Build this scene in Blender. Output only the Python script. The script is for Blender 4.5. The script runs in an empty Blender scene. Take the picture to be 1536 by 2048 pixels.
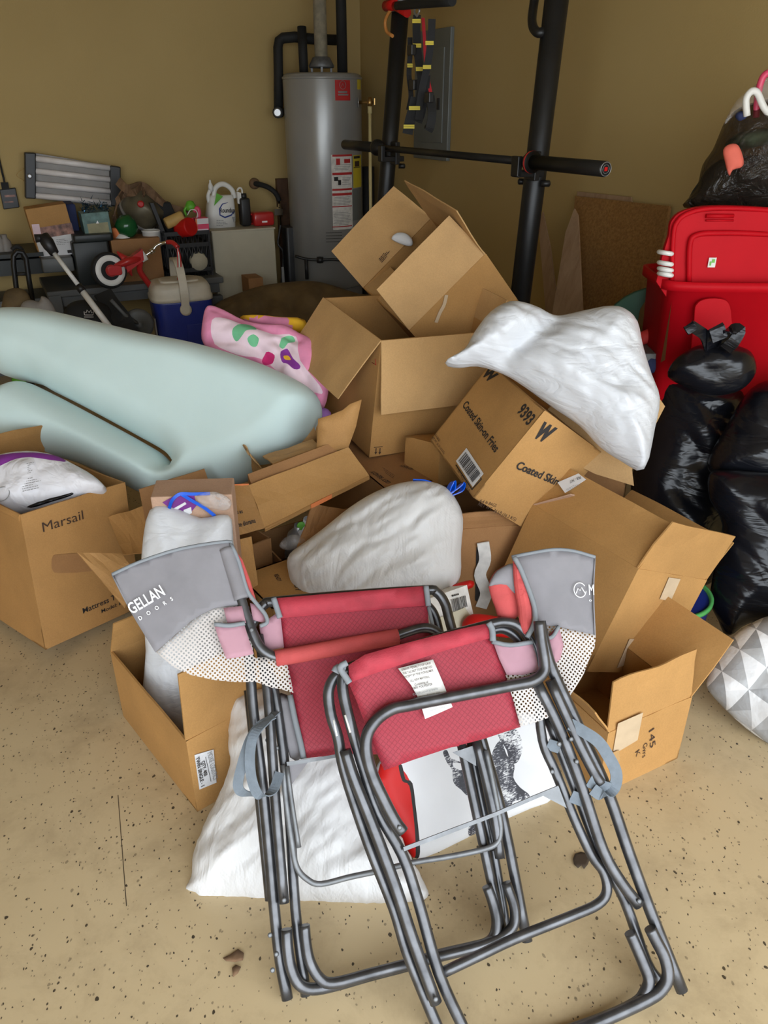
import bpy, math, random
import numpy as np
from mathutils import Vector, Matrix, noise
from mathutils.geometry import delaunay_2d_cdt
random.seed(7)
PI = math.pi
scene = bpy.context.scene
COL = scene.collection
V = Vector

# ------------------------------------------------------------------ camera
FOC = 1540.0; TH = math.radians(27.7); CT, ST = math.cos(TH), math.sin(TH); CH = 1.45
cam_d = bpy.data.cameras.new('camera'); cam = bpy.data.objects.new('camera', cam_d); COL.objects.link(cam)
cam.location = (0, 0, CH); cam.rotation_euler = (PI/2 - TH, 0, 0)
cam_d.sensor_fit = 'VERTICAL'; cam_d.sensor_height = 24.0; cam_d.lens = 24.0*FOC/2048
cam_d.clip_start = .05
scene.camera = cam

def ray(px, py):
    u = (px-768)/FOC; v = (py-1024)/FOC
    return V((u, CT-v*ST, -(ST+v*CT)))
EYE = V((0, 0, CH))
def atY(px, py, y): r = ray(px, py); return EYE + r*(y/r.y)
def atZ(px, py, z=0.0): r = ray(px, py); return EYE + r*((z-CH)/r.z)
def onp(px, py, P0, n):
    r = ray(px, py); return EYE + r*((P0-EYE).dot(n)/r.dot(n))
CORNER = V((-.16, 6.05, 0)); NL = V((.443, -.896, 0)).normalized(); NR = V((-.896, -.443, 0)).normalized()
UL = V((-NL.y, NL.x, 0)); UR = V((-NR.y, NR.x, 0))   # rightwards along each wall as seen
if UL.x < 0: UL = -UL
if UR.x < 0: UR = -UR
def L(px, py, off=0.0): return onp(px, py, CORNER+NL*off, NL)
def R(px, py, off=0.0): return onp(px, py, CORNER+NR*off, NR)

# ------------------------------------------------------------------ materials
MATS = {}
class NT:
    def __init__(s, name):
        s.m = bpy.data.materials.new(name); s.m.use_nodes = True; s.t = s.m.node_tree
        s.b = s.t.nodes['Principled BSDF']; s.out = s.t.nodes['Material Output']
    def n(s, typ, **kw):
        nd = s.t.nodes.new(typ)
        for k, v in kw.items():
            if hasattr(nd, k): setattr(nd, k, v)
            else: nd.inputs[k].default_value = v
        return nd
    def l(s, a, b): s.t.links.new(a, b)
    def coords(s, kind='Object', scale=(1,1,1), rot=(0,0,0)):
        tc = s.n('ShaderNodeTexCoord'); mp = s.n('ShaderNodeMapping')
        mp.inputs['Scale'].default_value = scale; mp.inputs['Rotation'].default_value = rot
        s.l(tc.outputs[kind], mp.inputs['Vector']); return mp.outputs['Vector']
    def noise(s, vec, scale, detail=3, rough=.5, dist=0):
        nd = s.n('ShaderNodeTexNoise'); nd.inputs['Scale'].default_value = scale; nd.inputs['Detail'].default_value = detail
        nd.inputs['Roughness'].default_value = rough; nd.inputs['Distortion'].default_value = dist
        s.l(vec, nd.inputs['Vector']); return nd.outputs['Fac']
    def ramp(s, fac, stops):
        nd = s.n('ShaderNodeValToRGB'); e = nd.color_ramp.elements
        while len(e) < len(stops): e.new(.5)
        for i, (p, c) in enumerate(stops):
            e[i].position = p; e[i].color = (c[0], c[1], c[2], 1) if not isinstance(c, (int, float)) else (c, c, c, 1)
        s.l(fac, nd.inputs['Fac']); return nd.outputs['Color']
    def mix(s, fac, a, b, mode='MIX'):
        nd = s.n('ShaderNodeMix', data_type='RGBA', blend_type=mode)
        for i, x in ((0, fac), (6, a), (7, b)):
            if isinstance(x, (int, float)): nd.inputs[i].default_value = x
            elif isinstance(x, tuple): nd.inputs[i].default_value = (*x, 1)
            else: s.l(x, nd.inputs[i])
        return nd.outputs[2]
    def math(s, op, a, b=0.0, c=0.0):
        nd = s.n('ShaderNodeMath', operation=op)
        for i, x in enumerate((a, b, c)):
            if isinstance(x, (int, float)): nd.inputs[i].default_value = x
            else: s.l(x, nd.inputs[i])
        return nd.outputs[0]
    def bump(s, h, strength=.3, dist=.002, prev=None):
        nd = s.n('ShaderNodeBump'); nd.inputs['Strength'].default_value = strength; nd.inputs['Distance'].default_value = dist
        s.l(h, nd.inputs['Height'])
        if prev is not None: s.l(prev, nd.inputs['Normal'])
        s.l(nd.outputs['Normal'], s.b.inputs['Normal']); return nd.outputs['Normal']
    def set(s, **kw):
        for k, v in kw.items():
            k = k.replace('_', ' ')
            if isinstance(v, tuple) and len(v) == 3: v = (*v, 1)
            s.b.inputs[k].default_value = v
        return s

def flat(name, col, rough=.6, metal=0.0, var=.08, scale=12, bump=0.0, bscale=60, spec=None, coat=0):
    t = NT(name); vec = t.coords()
    f = t.noise(vec, scale, 4)
    dk = tuple(max(0, c*(1-var)) for c in col); lt = tuple(min(1, c*(1+var)) for c in col)
    t.l(t.ramp(f, [(.3, dk), (.7, lt)]), t.b.inputs['Base Color'])
    t.set(Roughness=rough, Metallic=metal)
    if spec is not None: t.b.inputs['Specular IOR Level'].default_value = spec
    if coat: t.b.inputs['Coat Weight'].default_value = coat
    if bump: t.bump(t.noise(vec, bscale, 3), bump, .003)
    MATS[name] = t.m; return t.m

def cardboard(name, col, seed=0.0):
    t = NT(name); vec = t.coords(scale=(1, 1, 1), rot=(seed, seed*.7, seed*1.3))
    f = t.noise(vec, 5, 4, .55); g = t.noise(t.coords(scale=(30, 30, 220)), 3, 2)
    dk = tuple(c*.86 for c in col); lt = tuple(c*1.1 for c in col)
    base = t.ramp(f, [(.3, dk), (.7, lt)])
    fib = t.ramp(t.noise(vec, 260, 2), [(.35, (.82, .82, .82)), (.65, (1, 1, 1))])
    c1 = t.mix(.5, base, t.mix(1.0, base, fib, 'MULTIPLY'))
    sc = t.ramp(t.noise(t.coords(scale=(1, 6, 2), rot=(.7+seed, .3, .9)), 7, 5, .7), [(.70, (0, 0, 0)), (.74, (1, 1, 1))])
    c2 = t.mix(t.math('MULTIPLY', sc, .18), c1, (.62, .42, .22))
    t.l(c2, t.b.inputs['Base Color'])
    t.set(Roughness=.72); t.b.inputs['Specular IOR Level'].default_value = .3
    n1 = t.bump(g, .10, .002); t.bump(t.noise(vec, 3.5, 3), .35, .02, n1)
    MATS[name] = t.m; return t.m

CB = [cardboard('kraft_cardboard', (.44, .235, .078), .2), cardboard('light_kraft_cardboard', (.50, .30, .125), 1.1),
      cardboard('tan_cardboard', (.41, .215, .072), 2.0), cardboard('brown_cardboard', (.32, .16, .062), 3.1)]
cardboard('pinkish_cardboard', (.50, .32, .22), 1.7)

def plastic_bag(name, col, rough=.35, sheen=0, wr=.5, sss=.0, stretch=(1, 1, 1), rot=(0, 0, 0), trans=0.0, waffle=False, bs=9):
    t = NT(name); vec = t.coords(scale=stretch, rot=rot)
    t.set(Base_Color=col, Roughness=rough)
    t.b.inputs['Specular IOR Level'].default_value = .4
    w1 = t.noise(vec, bs, 3, .5, .8)
    rid = t.math('ABSOLUTE', t.math('SUBTRACT', w1, .5))
    n1 = t.bump(rid, wr, .05)
    w2 = t.noise(vec, bs*3.2, 2, .45, .5)
    n2 = t.bump(t.math('ABSOLUTE', t.math('SUBTRACT', w2, .5)), wr*.6, .012, n1)
    if waffle:
        uv = t.coords('UV', (1, 1, 1), (0, 0, .6))
        wv = t.n('ShaderNodeTexVoronoi'); wv.inputs['Scale'].default_value = 160; wv.inputs['Randomness'].default_value = .15
        t.l(uv, wv.inputs['Vector']); t.bump(wv.outputs['Distance'], .16, .0015, n2)
    if trans:
        tr = t.n('ShaderNodeBsdfTranslucent'); tr.inputs['Color'].default_value = (*col, 1)
        mx = t.n('ShaderNodeMixShader'); mx.inputs[0].default_value = trans
        t.l(t.b.outputs[0], mx.inputs[1]); t.l(tr.outputs[0], mx.inputs[2]); t.l(mx.outputs[0], t.out.inputs['Surface'])
    MATS[name] = t.m; return t.m
plastic_bag('white_bag_plastic', (.70, .715, .745), .36, wr=.20, stretch=(1, 1, 2.5), rot=(.3, .5, .2), trans=.12)
plastic_bag('white_waffle_plastic', (.71, .70, .69), .40, wr=.20, stretch=(2.6, 1, 1), rot=(.3, .2, -.6), trans=.12, waffle=True)
plastic_bag('black_bag_plastic', (.006, .0065, .009), .27, wr=.24, stretch=(1, 1, 3.0), rot=(.5, .6, .4), bs=5)
plastic_bag('printed_film', (.70, .69, .72), .35, wr=.4)

# clear film
t = NT('clear_film'); t.set(Base_Color=(.75, .72, .70), Roughness=.15); tr = t.n('ShaderNodeBsdfTransparent'); mx = t.n('ShaderNodeMixShader')
vec = t.coords(); t.bump(t.noise(vec, 25, 4, .6, 1), .8, .02)
fac = t.ramp(t.noise(vec, 14, 4, .6, 1), [(.45, .12), (.7, .5)])
t.l(fac, mx.inputs[0]); t.l(tr.outputs[0], mx.inputs[1]); t.l(t.b.outputs[0], mx.inputs[2]); t.l(mx.outputs[0], t.out.inputs['Surface'])
MATS['clear_film'] = t.m
t = NT('smoky_film'); t.set(Base_Color=(.035, .028, .022), Roughness=.18); tr = t.n('ShaderNodeBsdfTransparent'); mx = t.n('ShaderNodeMixShader')
tr.inputs['Color'].default_value = (.75, .68, .6, 1)
vec = t.coords(); t.bump(t.noise(vec, 16, 4, .6, 1), 1.0, .03)
fac = t.ramp(t.noise(vec, 7, 4, .6, 1), [(.35, .35), (.65, .8)])
t.l(fac, mx.inputs[0]); t.l(tr.outputs[0], mx.inputs[1]); t.l(t.b.outputs[0], mx.inputs[2]); t.l(mx.outputs[0], t.out.inputs['Surface'])
MATS['smoky_film'] = t.m

# perforated mesh fabric (UV in metres)
def mesh_fabric(name, col, pitch=.0072, r=.30):
    t = NT(name); uv = t.coords('UV', (1/pitch, 1/pitch, 1), (0, 0, PI/4))
    fr = t.n('ShaderNodeVectorMath', operation='FRACTION'); t.l(uv, fr.inputs[0])
    sb = t.n('ShaderNodeVectorMath', operation='SUBTRACT'); t.l(fr.outputs[0], sb.inputs[0]); sb.inputs[1].default_value = (.5, .5, 0)
    sp = t.n('ShaderNodeSeparateXYZ'); t.l(sb.outputs[0], sp.inputs[0])
    d = t.math('SQRT', t.math('ADD', t.math('POWER', sp.outputs[0], 2), t.math('POWER', sp.outputs[1], 2)))
    hole = t.math('LESS_THAN', d, r)
    t.set(Base_Color=col, Roughness=.7)
    tr = t.n('ShaderNodeBsdfTransparent'); mx = t.n('ShaderNodeMixShader')
    t.l(hole, mx.inputs[0]); t.l(t.b.outputs[0], mx.inputs[1]); t.l(tr.outputs[0], mx.inputs[2]); t.l(mx.outputs[0], t.out.inputs['Surface'])
    MATS[name] = t.m
mesh_fabric('white_mesh_fabric', (.50, .46, .43), .0064)

def ripstop(name, col, var=.12):
    t = NT(name); uv = t.coords('UV', (1, 1, 1), (0, 0, PI/4))
    bk = t.n('ShaderNodeTexBrick'); bk.inputs['Scale'].default_value = 1; bk.offset = 0
    bk.inputs['Brick Width'].default_value = .0075; bk.inputs['Row Height'].default_value = .0075; bk.inputs['Mortar Size'].default_value = .0007
    bk.inputs['Mortar Smooth'].default_value = .6
    t.l(uv, bk.inputs['Vector'])
    bk.inputs['Color1'].default_value = (*col, 1); bk.inputs['Color2'].default_value = (*col, 1); bk.inputs['Mortar'].default_value = (*[c*.72 for c in col], 1)
    f = t.ramp(t.noise(t.coords(), 6, 4), [(.3, (.88, .88, .88)), (.7, (1.0, 1, 1))])
    t.l(t.mix(1.0, bk.outputs['Color'], f, 'MULTIPLY'), t.b.inputs['Base Color'])
    t.set(Roughness=.62); t.b.inputs['Sheen Weight'].default_value = .15
    n1 = t.bump(bk.outputs['Fac'], .35, -.0012); t.bump(t.noise(t.coords(), 8, 3), .5, .012, n1)
    MATS[name] = t.m
ripstop('red_ripstop', (.29, .008, .024))
flat('red_canvas', (.36, .026, .042), .75, var=.15, scale=30, bump=.25, bscale=400)
flat('pale_red_canvas', (.46, .065, .062), .8, var=.12, scale=30, bump=.25, bscale=400)
flat('pink_canvas', (.38, .20, .24), .7, var=.1, bump=.2, bscale=60)
flat('grey_canvas', (.20, .19, .20), .75, var=.08, scale=20, bump=.3, bscale=30)
flat('grey_piping', (.20, .215, .23), .8, var=.1)
flat('grey_webbing', (.135, .16, .185), .75, var=.12, scale=60, bump=.2, bscale=300)
flat('dark_webbing', (.012, .012, .013), .8)
t = NT('gunmetal_tube'); vec = t.coords()
t.l(t.ramp(t.noise(vec, 30, 4), [(.3, (.085, .085, .088)), (.7, (.13, .13, .135))]), t.b.inputs['Base Color'])
rs = t.ramp(t.noise(vec, 45, 4, .6), [(.74, 0.0), (.78, 1.0)])
t.l(t.mix(rs, t.ramp(t.noise(vec, 30, 4), [(.3, (.065, .065, .068)), (.7, (.12, .12, .125))]), (.16, .07, .025)), t.b.inputs['Base Color'])
t.set(Roughness=.32, Metallic=.75); MATS['gunmetal_tube'] = t.m
flat('galvanised_steel', (.17, .175, .18), .5, .55, var=.2, scale=40)
flat('chrome', (.75, .75, .75), .12, 1.0, var=.03)
flat('matte_black_steel', (.012, .012, .012), .42, .2, var=.2)
flat('black_rubber', (.01, .01, .01), .8)
flat('black_plastic', (.014, .014, .015), .45)
flat('black_ink', (.016, .013, .012), .7, var=.0)
flat('brown_ink', (.045, .022, .012), .75, var=.0)
flat('grey_ink', (.25, .25, .25), .7, var=.0)
flat('red_ink', (.45, .02, .02), .6)
flat('blue_ink', (.03, .06, .28), .6)
flat('white_ink', (.85, .85, .85), .6, var=.02)
flat('white_paper', (.68, .68, .69), .7, var=.03)
flat('worn_white_paper', (.68, .66, .62), .8, var=.15, scale=40)
flat('red_plastic', (.46, .004, .010), .5, var=.05, spec=.10)
flat('flue_metal', (.50, .45, .33), .4, .35, var=.2, scale=30)
flat('bright_red', (.50, .008, .006), .5, spec=.3)
flat('red_paint', (.45, .02, .02), .3, coat=.3)
flat('white_plastic', (.75, .74, .70), .4, var=.03)
flat('cream_plastic', (.66, .62, .52), .45, var=.08)
flat('blue_plastic', (.018, .035, .26), .35, var=.06)
flat('blue_tape', (.0, .09, .62), .3, var=.1)
flat('heater_enamel', (.30, .30, .29), .28, .25, var=.05, scale=4)
flat('heater_base_grey', (.20, .20, .20), .5)
flat('pipe_foam', (.010, .010, .010), .75, var=.2)
flat('brass', (.45, .28, .10), .35, .9)
flat('yellow_pvc', (.62, .52, .25), .5)
flat('yellow_label', (.60, .48, .03), .6)
flat('dark_wood', (.085, .04, .018), .7, var=.3, scale=20)
flat('grey_plastic', (.10, .105, .105), .5)
flat('dark_green_plastic', (.012, .016, .015), .45)
flat('cream_cabinet', (.50, .46, .34), .6, var=.04)
flat('panel_grey', (.17, .185, .18), .5, .2, var=.05)
flat('brown_tarp', (.13, .085, .035), .85, var=.35, scale=9, bump=.4, bscale=18)
flat('olive_drum', (.12, .10, .06), .45, .3, var=.25)
flat('brown_strap', (.16, .09, .045), .85, var=.3, scale=30)
flat('green_glass', (.01, .09, .025), .2)
flat('teal_print', (.10, .19, .17), .5, var=.4, scale=25)
flat('gold_print', (.25, .23, .12), .5, var=.2, scale=20)
flat('brown_print', (.25, .12, .09), .5, var=.7, scale=35)
flat('tinsel', (.03, .10, .18), .2, .8, var=.7, scale=60)
flat('roundup_green', (.12, .42, .03), .5)
flat('green_leaf_print', (.16, .48, .25), .9, var=.15)
flat('purple_print', (.22, .03, .28), .7)
flat('yellow_cloth', (.80, .45, .02), .9)
flat('lilac_cloth', (.36, .17, .48), .95, bump=.4)
flat('magenta', (.60, .02, .16), .8)
flat('pink_cloth', (.75, .26, .42), .95, var=.12, scale=20, bump=.6, bscale=25)
flat('pale_pink_cloth', (.78, .60, .66), .95, var=.06, scale=20, bump=.6, bscale=25)
flat('pink_plastic', (.70, .06, .14), .4)
flat('wood_block', (.50, .32, .10), .6, var=.15)
flat('green_basket', (.03, .09, .06), .5)
flat('red_mesh', (.50, .03, .025), .7)
flat('purple_card', (.17, .02, .22), .5)
flat('light_diffuser', (.72, .68, .66), .4)
flat('panel_reflector', (.25, .23, .21), .5)
flat('leaf_brown', (.045, .028, .015), .8)
flat('green_lid', (.10, .45, .12), .35)
flat('clear_tape', (.55, .42, .28), .15, var=.1, coat=.5)
flat('orange_edge', (.75, .22, .07), .7)
flat('orange_band', (.60, .25, .06), .6)
flat('red_band', (.5, .02, .03), .6)
flat('silver_cap', (.38, .38, .38), .35, .6)
flat('navy_cloth', (.02, .03, .10), .8)
flat('peach_cloth', (.75, .15, .10), .8)
flat('mixed_cloth', (.18, .30, .22), .8, var=.9, scale=9)

# topper foam
t = NT('mint_foam'); vec = t.coords()
t.l(t.ramp(t.noise(vec, 5, 3), [(.3, (.54, .675, .655)), (.7, (.58, .71, .69))]), t.b.inputs['Base Color'])
t.set(Roughness=.95); t.b.inputs['Sheen Weight'].default_value = .2
t.bump(t.noise(vec, 350, 2), .15, .001); MATS['mint_foam'] = t.m
# faceted print
t = NT('facet_print'); uv = t.coords('UV', (14, 14, 1), (0, 0, .5))
w = []
fr = t.n('ShaderNodeVectorMath', operation='FLOOR')
tx = t.n('ShaderNodeSeparateXYZ'); t.l(uv, tx.inputs[0])
fx = t.math('FRACT', tx.outputs[0]); fy = t.math('FRACT', tx.outputs[1])
tri = t.math('GREATER_THAN', fx, fy); tri2 = t.math('GREATER_THAN', t.math('ADD', fx, fy), 1.0)
wn = t.n('ShaderNodeTexWhiteNoise', noise_dimensions='3D'); cb = t.n('ShaderNodeCombineXYZ')
t.l(t.math('ADD', t.math('FLOOR', tx.outputs[0]), t.math('MULTIPLY', tri, .37)), cb.inputs[0])
t.l(t.math('ADD', t.math('FLOOR', tx.outputs[1]), t.math('MULTIPLY', tri2, .37)), cb.inputs[1])
t.l(cb.outputs[0], wn.inputs['Vector'])
v_ = t.math('ADD', t.math('MULTIPLY', wn.outputs['Value'], .3), t.math('MULTIPLY', tri2, .7))
t.l(t.ramp(v_, [(.05, (.26, .26, .26)), (.3, (.40, .40, .40)), (.65, (.55, .55, .55)), (.95, (.74, .74, .74))]), t.b.inputs['Base Color'])
t.set(Roughness=.4); t.bump(t.noise(t.coords(), 12, 4), .4, .03); MATS['facet_print'] = t.m
# deer fur print: stipple
t = NT('deer_print'); vec = t.coords('UV', (1, 1, 1), (0, 0, .3))
f = t.noise(t.coords('UV', (1, 3, 1), (0, 0, .5)), 120, 4, .7)
g = t.noise(vec, 22, 4, .6)
s_ = t.math('ADD', t.math('MULTIPLY', f, .55), t.math('MULTIPLY', g, .6))
t.l(t.ramp(s_, [(.535, (.012, .012, .02)), (.59, (.05, .05, .07)), (.66, (.66, .66, .66))]), t.b.inputs['Base Color'])
t.set(Roughness=.5); MATS['deer_print'] = t.m
# wood boards
t = NT('particle_board'); vec = t.coords()
c_ = t.ramp(t.noise(vec, 90, 3, .7), [(.35, (.20, .095, .022)), (.65, (.32, .16, .045))])
t.l(t.mix(t.ramp(t.noise(vec, 3, 3), [(.4, 0.0), (.8, .5)]), c_, (.16, .08, .03)), t.b.inputs['Base Color']); t.set(Roughness=.75); MATS['particle_board'] = t.m
t = NT('plywood'); vec = t.coords(scale=(8, 8, .8))
t.l(t.ramp(t.noise(vec, 3, 4, .6, .8), [(.3, (.27, .16, .085)), (.7, (.38, .25, .15))]), t.b.inputs['Base Color']); t.set(Roughness=.7); MATS['plywood'] = t.m

# walls
t = NT('painted_drywall'); vec = t.coords()
t.l(t.ramp(t.noise(vec, 1.3, 4), [(.3, (.41, .292, .112)), (.7, (.45, .325, .13))]), t.b.inputs['Base Color'])
t.set(Roughness=.8); t.bump(t.noise(vec, 140, 3), .25, .002); MATS['painted_drywall'] = t.m
flat('ceiling_paint', (.42, .34, .2), .85)
flat('driveway_concrete', (.52, .50, .46), .85, var=.1, scale=4)
# floor
t = NT('speckled_epoxy_floor'); vec = t.coords()
base = t.ramp(t.noise(vec, 2.2, 5, .55), [(.3, (.49, .375, .215)), (.7, (.54, .42, .25))])
dirt = t.ramp(t.noise(vec, 5.5, 6, .72, .3), [(.47, 0.0), (.75, .50)])
c1 = t.mix(dirt, base, (.25, .18, .10))
col = c1
dens = t.noise(vec, 2.6, 3, .6)
for k, (sc, th, jit) in enumerate(((75, .13, (0, 0, 0)), (150, .17, (1.7, .4, 0)), (48, .085, (.3, 2.1, 0)))):
    sv = t.coords(scale=(1, .72, 1), rot=(0, 0, .5+k)); 
    dv = t.n('ShaderNodeTexNoise'); dv.inputs['Scale'].default_value = 70; t.l(sv, dv.inputs['Vector'])
    ds = t.n('ShaderNodeVectorMath', operation='MULTIPLY_ADD'); t.l(dv.outputs['Color'], ds.inputs[0]); ds.inputs[1].default_value = (.008, .008, 0); t.l(sv, ds.inputs[2])
    vo = t.n('ShaderNodeTexVoronoi'); vo.inputs['Scale'].default_value = sc; t.l(ds.outputs[0], vo.inputs['Vector'])
    sp = t.n('ShaderNodeSeparateColor'); t.l(vo.outputs['Color'], sp.inputs[0])
    keep = t.math('GREATER_THAN', t.math('ADD', sp.outputs[0], t.math('MULTIPLY', dens, .55)), 1.02 + (.06 if k == 2 else 0))
    rad = t.math('MULTIPLY_ADD', sp.outputs[1], th, th*.8)
    inside = t.math('LESS_THAN', vo.outputs['Distance'], rad)
    m_ = t.math('MULTIPLY', t.math('MULTIPLY', keep, inside), t.math('MULTIPLY_ADD', sp.outputs[2], .5, .45))
    col = t.mix(m_, col, (.03, .022, .014))
t.l(col, t.b.inputs['Base Color'])
t.l(t.ramp(t.noise(vec, 4, 4), [(.3, .30), (.7, .5)]), t.b.inputs['Roughness'])
t.b.inputs['Specular IOR Level'].default_value = .45
t.bump(t.noise(vec, 3, 3), .08, .02); MATS['speckled_epoxy_floor'] = t.m
M = MATS

# ------------------------------------------------------------------ mesh builder
class MB:
    def __init__(s): s.v = []; s.f = []; s.uv = None; s.sm = []; s.mi = None; s.mm = []
    def add(s, vs, fs, smooth=False):
        b = len(s.v); s.v += [tuple(x) for x in vs]
        for f in fs: s.f.append(tuple(b+i for i in f)); s.sm.append(smooth)
        return s
    def box(s, c, ax, ay, az):   # centre and half-axis vectors
        c = V(c); ax = V(ax); ay = V(ay); az = V(az); vs = []
        for k in (-1, 1):
            for j in (-1, 1):
                for i in (-1, 1): vs.append(c+ax*i+ay*j+az*k)
        fs = [(0,2,3,1),(4,5,7,6),(0,1,5,4),(2,6,7,3),(0,4,6,2),(1,3,7,5)]
        if ax.cross(ay).dot(az) < 0: fs = [f[::-1] for f in fs]
        return s.add(vs, fs)
    def rbox(s, c, ax, ay, az, r=.15, n=3, r2=.0):  # rounded corners around az, ends softened
        c = V(c); X, Y, Z = V(ax), V(ay), V(az); lx, ly = X.length, Y.length; rr = r*min(lx, ly)
        ring = []
        for (sx, sy, a0) in ((1,1,0),(-1,1,PI/2),(-1,-1,PI),(1,-1,1.5*PI)):
            for k in range(n+1):
                a = a0+PI/2*k/n
                ring.append((sx*(lx-rr)+rr*math.cos(a), sy*(ly-rr)+rr*math.sin(a)))
        xn, yn = X/lx, Y/ly; lz = Z.length; zn = Z/lz; e = min(r2, lz*.9)
        lv = [(-lz, e), (-lz+e*.3, e*.3), (-lz+e, 0), (lz-e, 0), (lz-e*.3, e*.3), (lz, e)] if e > 0 else [(-lz, 0), (lz, 0)]
        vs = []; m = len(ring)
        for z, ins in lv:
            for (a, b) in ring: vs.append(c+xn*(a*(1-ins/lx))+yn*(b*(1-ins/ly))+zn*z)
        fs = []
        for j in range(len(lv)-1):
            for i in range(m): fs.append((j*m+i, j*m+(i+1) % m, (j+1)*m+(i+1) % m, (j+1)*m+i))
        s.add(vs, fs, True); s.add([], []); b = len(s.v)-len(vs)
        s.f.append(tuple(b+i for i in range(m))[::-1]); s.sm.append(False)
        s.f.append(tuple(b+(len(lv)-1)*m+i for i in range(m))); s.sm.append(False)
        return s
    def tube(s, pts, r, n=12, caps=True, sub=0, closed=False):
        pts = [V(p) for p in pts]
        if sub: pts = catmull(pts, sub, closed)
        rs = r if isinstance(r, (list, tuple)) else [r]*len(pts)
        m = len(pts); T = []
        for i in range(m):
            a = pts[max(i-1, 0)]; b = pts[min(i+1, m-1)]
            if closed: a = pts[i-1]; b = pts[(i+1) % m]
            T.append((b-a).normalized())
        up = V((0, 0, 1)) if abs(T[0].z) < .9 else V((1, 0, 0))
        N = (up-T[0]*up.dot(T[0])).normalized(); vs = []
        for i in range(m):
            N = (N-T[i]*N.dot(T[i])).normalized(); B = T[i].cross(N)
            for k in range(n):
                a = 2*PI*k/n; vs.append(pts[i]+(N*math.cos(a)+B*math.sin(a))*rs[i if i < len(rs) else -1])
        fs = [(i*n+k, i*n+(k+1) % n, (i+1)*n+(k+1) % n, (i+1)*n+k) for i in range(m-1) for k in range(n)]
        if closed: fs += [((m-1)*n+k, (m-1)*n+(k+1) % n, (k+1) % n, k) for k in range(n)]
        s.add(vs, fs, True)
        if caps and not closed:
            b = len(s.v)-len(vs); s.f.append(tuple(b+k for k in range(n))[::-1]); s.sm.append(False)
            s.f.append(tuple(b+(m-1)*n+k for k in range(n))); s.sm.append(False)
        return s
    def lathe(s, c, prof, axis=(0, 0, 1), n=32, sx=1.0):
        c = V(c); Z = V(axis).normalized(); up = V((1, 0, 0)) if abs(Z.x) < .9 else V((0, 1, 0))
        X = (up-Z*up.dot(Z)).normalized(); Y = Z.cross(X); vs = []
        for (r, z) in prof:
            for k in range(n):
                a = 2*PI*k/n; vs.append(c+Z*z+(X*math.cos(a)*sx+Y*math.sin(a))*max(r, 1e-4))
        m = len(prof)
        fs = [(i*n+k, i*n+(k+1) % n, (i+1)*n+(k+1) % n, (i+1)*n+k) for i in range(m-1) for k in range(n)]
        s.add(vs, fs, True); b = len(s.v)-len(vs)
        s.f.append(tuple(b+k for k in range(n))[::-1]); s.sm.append(False)
        s.f.append(tuple(b+(m-1)*n+k for k in range(n))); s.sm.append(False)
        return s
    def strap(s, pts, w, wdir, th=.002, sub=4):
        pts = catmull([V(p) for p in pts], sub); m = len(pts); wd = V(wdir).normalized(); vs = []
        for i in range(m):
            T = (pts[min(i+1, m-1)]-pts[max(i-1, 0)]).normalized()
            W = (wd-T*wd.dot(T)); W = W.normalized() if W.length > 1e-4 else V((1, 0, 0)); N = T.cross(W)
            for (a, b) in ((-1, -1), (1, -1), (1, 1), (-1, 1)): vs.append(pts[i]+W*a*w/2+N*b*th/2)
        fs = [(i*4+k, i*4+(k+1) % 4, (i+1)*4+(k+1) % 4, (i+1)*4+k) for i in range(m-1) for k in range(4)]
        fs += [(3, 2, 1, 0), tuple((m-1)*4+k for k in range(4))]
        return s.add(vs, fs)

def catmull(p, n, closed=False):
    out = []; m = len(p)
    rng = range(m) if closed else range(m-1)
    for i in rng:
        p0 = p[i-1] if (closed or i > 0) else p[0]*2-p[1]
        p1 = p[i]; p2 = p[(i+1) % m]; p3 = p[(i+2) % m] if (closed or i+2 < m) else p2*2-p1
        for k in range(n):
            t = k/n
            out.append(.5*((2*p1)+(p2-p0)*t+(2*p0-5*p1+4*p2-p3)*t*t+(3*p1-p0-3*p2+p3)*t**3))
    if not closed: out.append(p[-1])
    return out

ROOTS = []
def mk(name, mb, mat, parent=None, label=None, cat=None, group=None, kind=None, fix=True):
    me = bpy.data.meshes.new(name); me.from_pydata(mb.v, [], mb.f)
    if mb.uv is not None:
        ul = me.uv_layers.new(name='UVMap'); li = np.zeros(len(me.loops), dtype=np.int32); me.loops.foreach_get('vertex_index', li)
        ul.data.foreach_set('uv', np.array(mb.uv, dtype=np.float32)[li].ravel())
    me.validate()
    if len(me.polygons) == len(mb.sm): me.polygons.foreach_set('use_smooth', mb.sm)
    me.update()
    for m in (mat if isinstance(mat, list) else [mat])+list(mb.mm): me.materials.append(M[m] if isinstance(m, str) else m)
    if mb.mi is not None and len(mb.mi) == len(me.polygons): me.polygons.foreach_set('material_index', mb.mi)
    o = bpy.data.objects.new(name, me); COL.objects.link(o)
    if fix:
        import bmesh
        bm = bmesh.new(); bm.from_mesh(me); bmesh.ops.recalc_face_normals(bm, faces=bm.faces[:]); bm.to_mesh(me); bm.free()
    if parent is not None:
        o.parent = parent
        if label: o['label'] = label
    else:
        if kind: o['kind'] = kind
        if label: o['label'] = label
        if cat: o['category'] = cat
        if group: o['group'] = group
        ROOTS.append(o)
    return o
def bevel(o, w=.003, seg=2):
    md = o.modifiers.new('bevel', 'BEVEL'); md.width = w; md.segments = seg; md.limit_method = 'ANGLE'; md.angle_limit = .6
    return o
def thing(name, label, cat, group=None):
    o = bpy.data.objects.new(name, None); COL.objects.link(o); o.empty_display_size = .05
    o['label'] = label; o['category'] = cat
    if group: o['group'] = group
    ROOTS.append(o); return o

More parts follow.
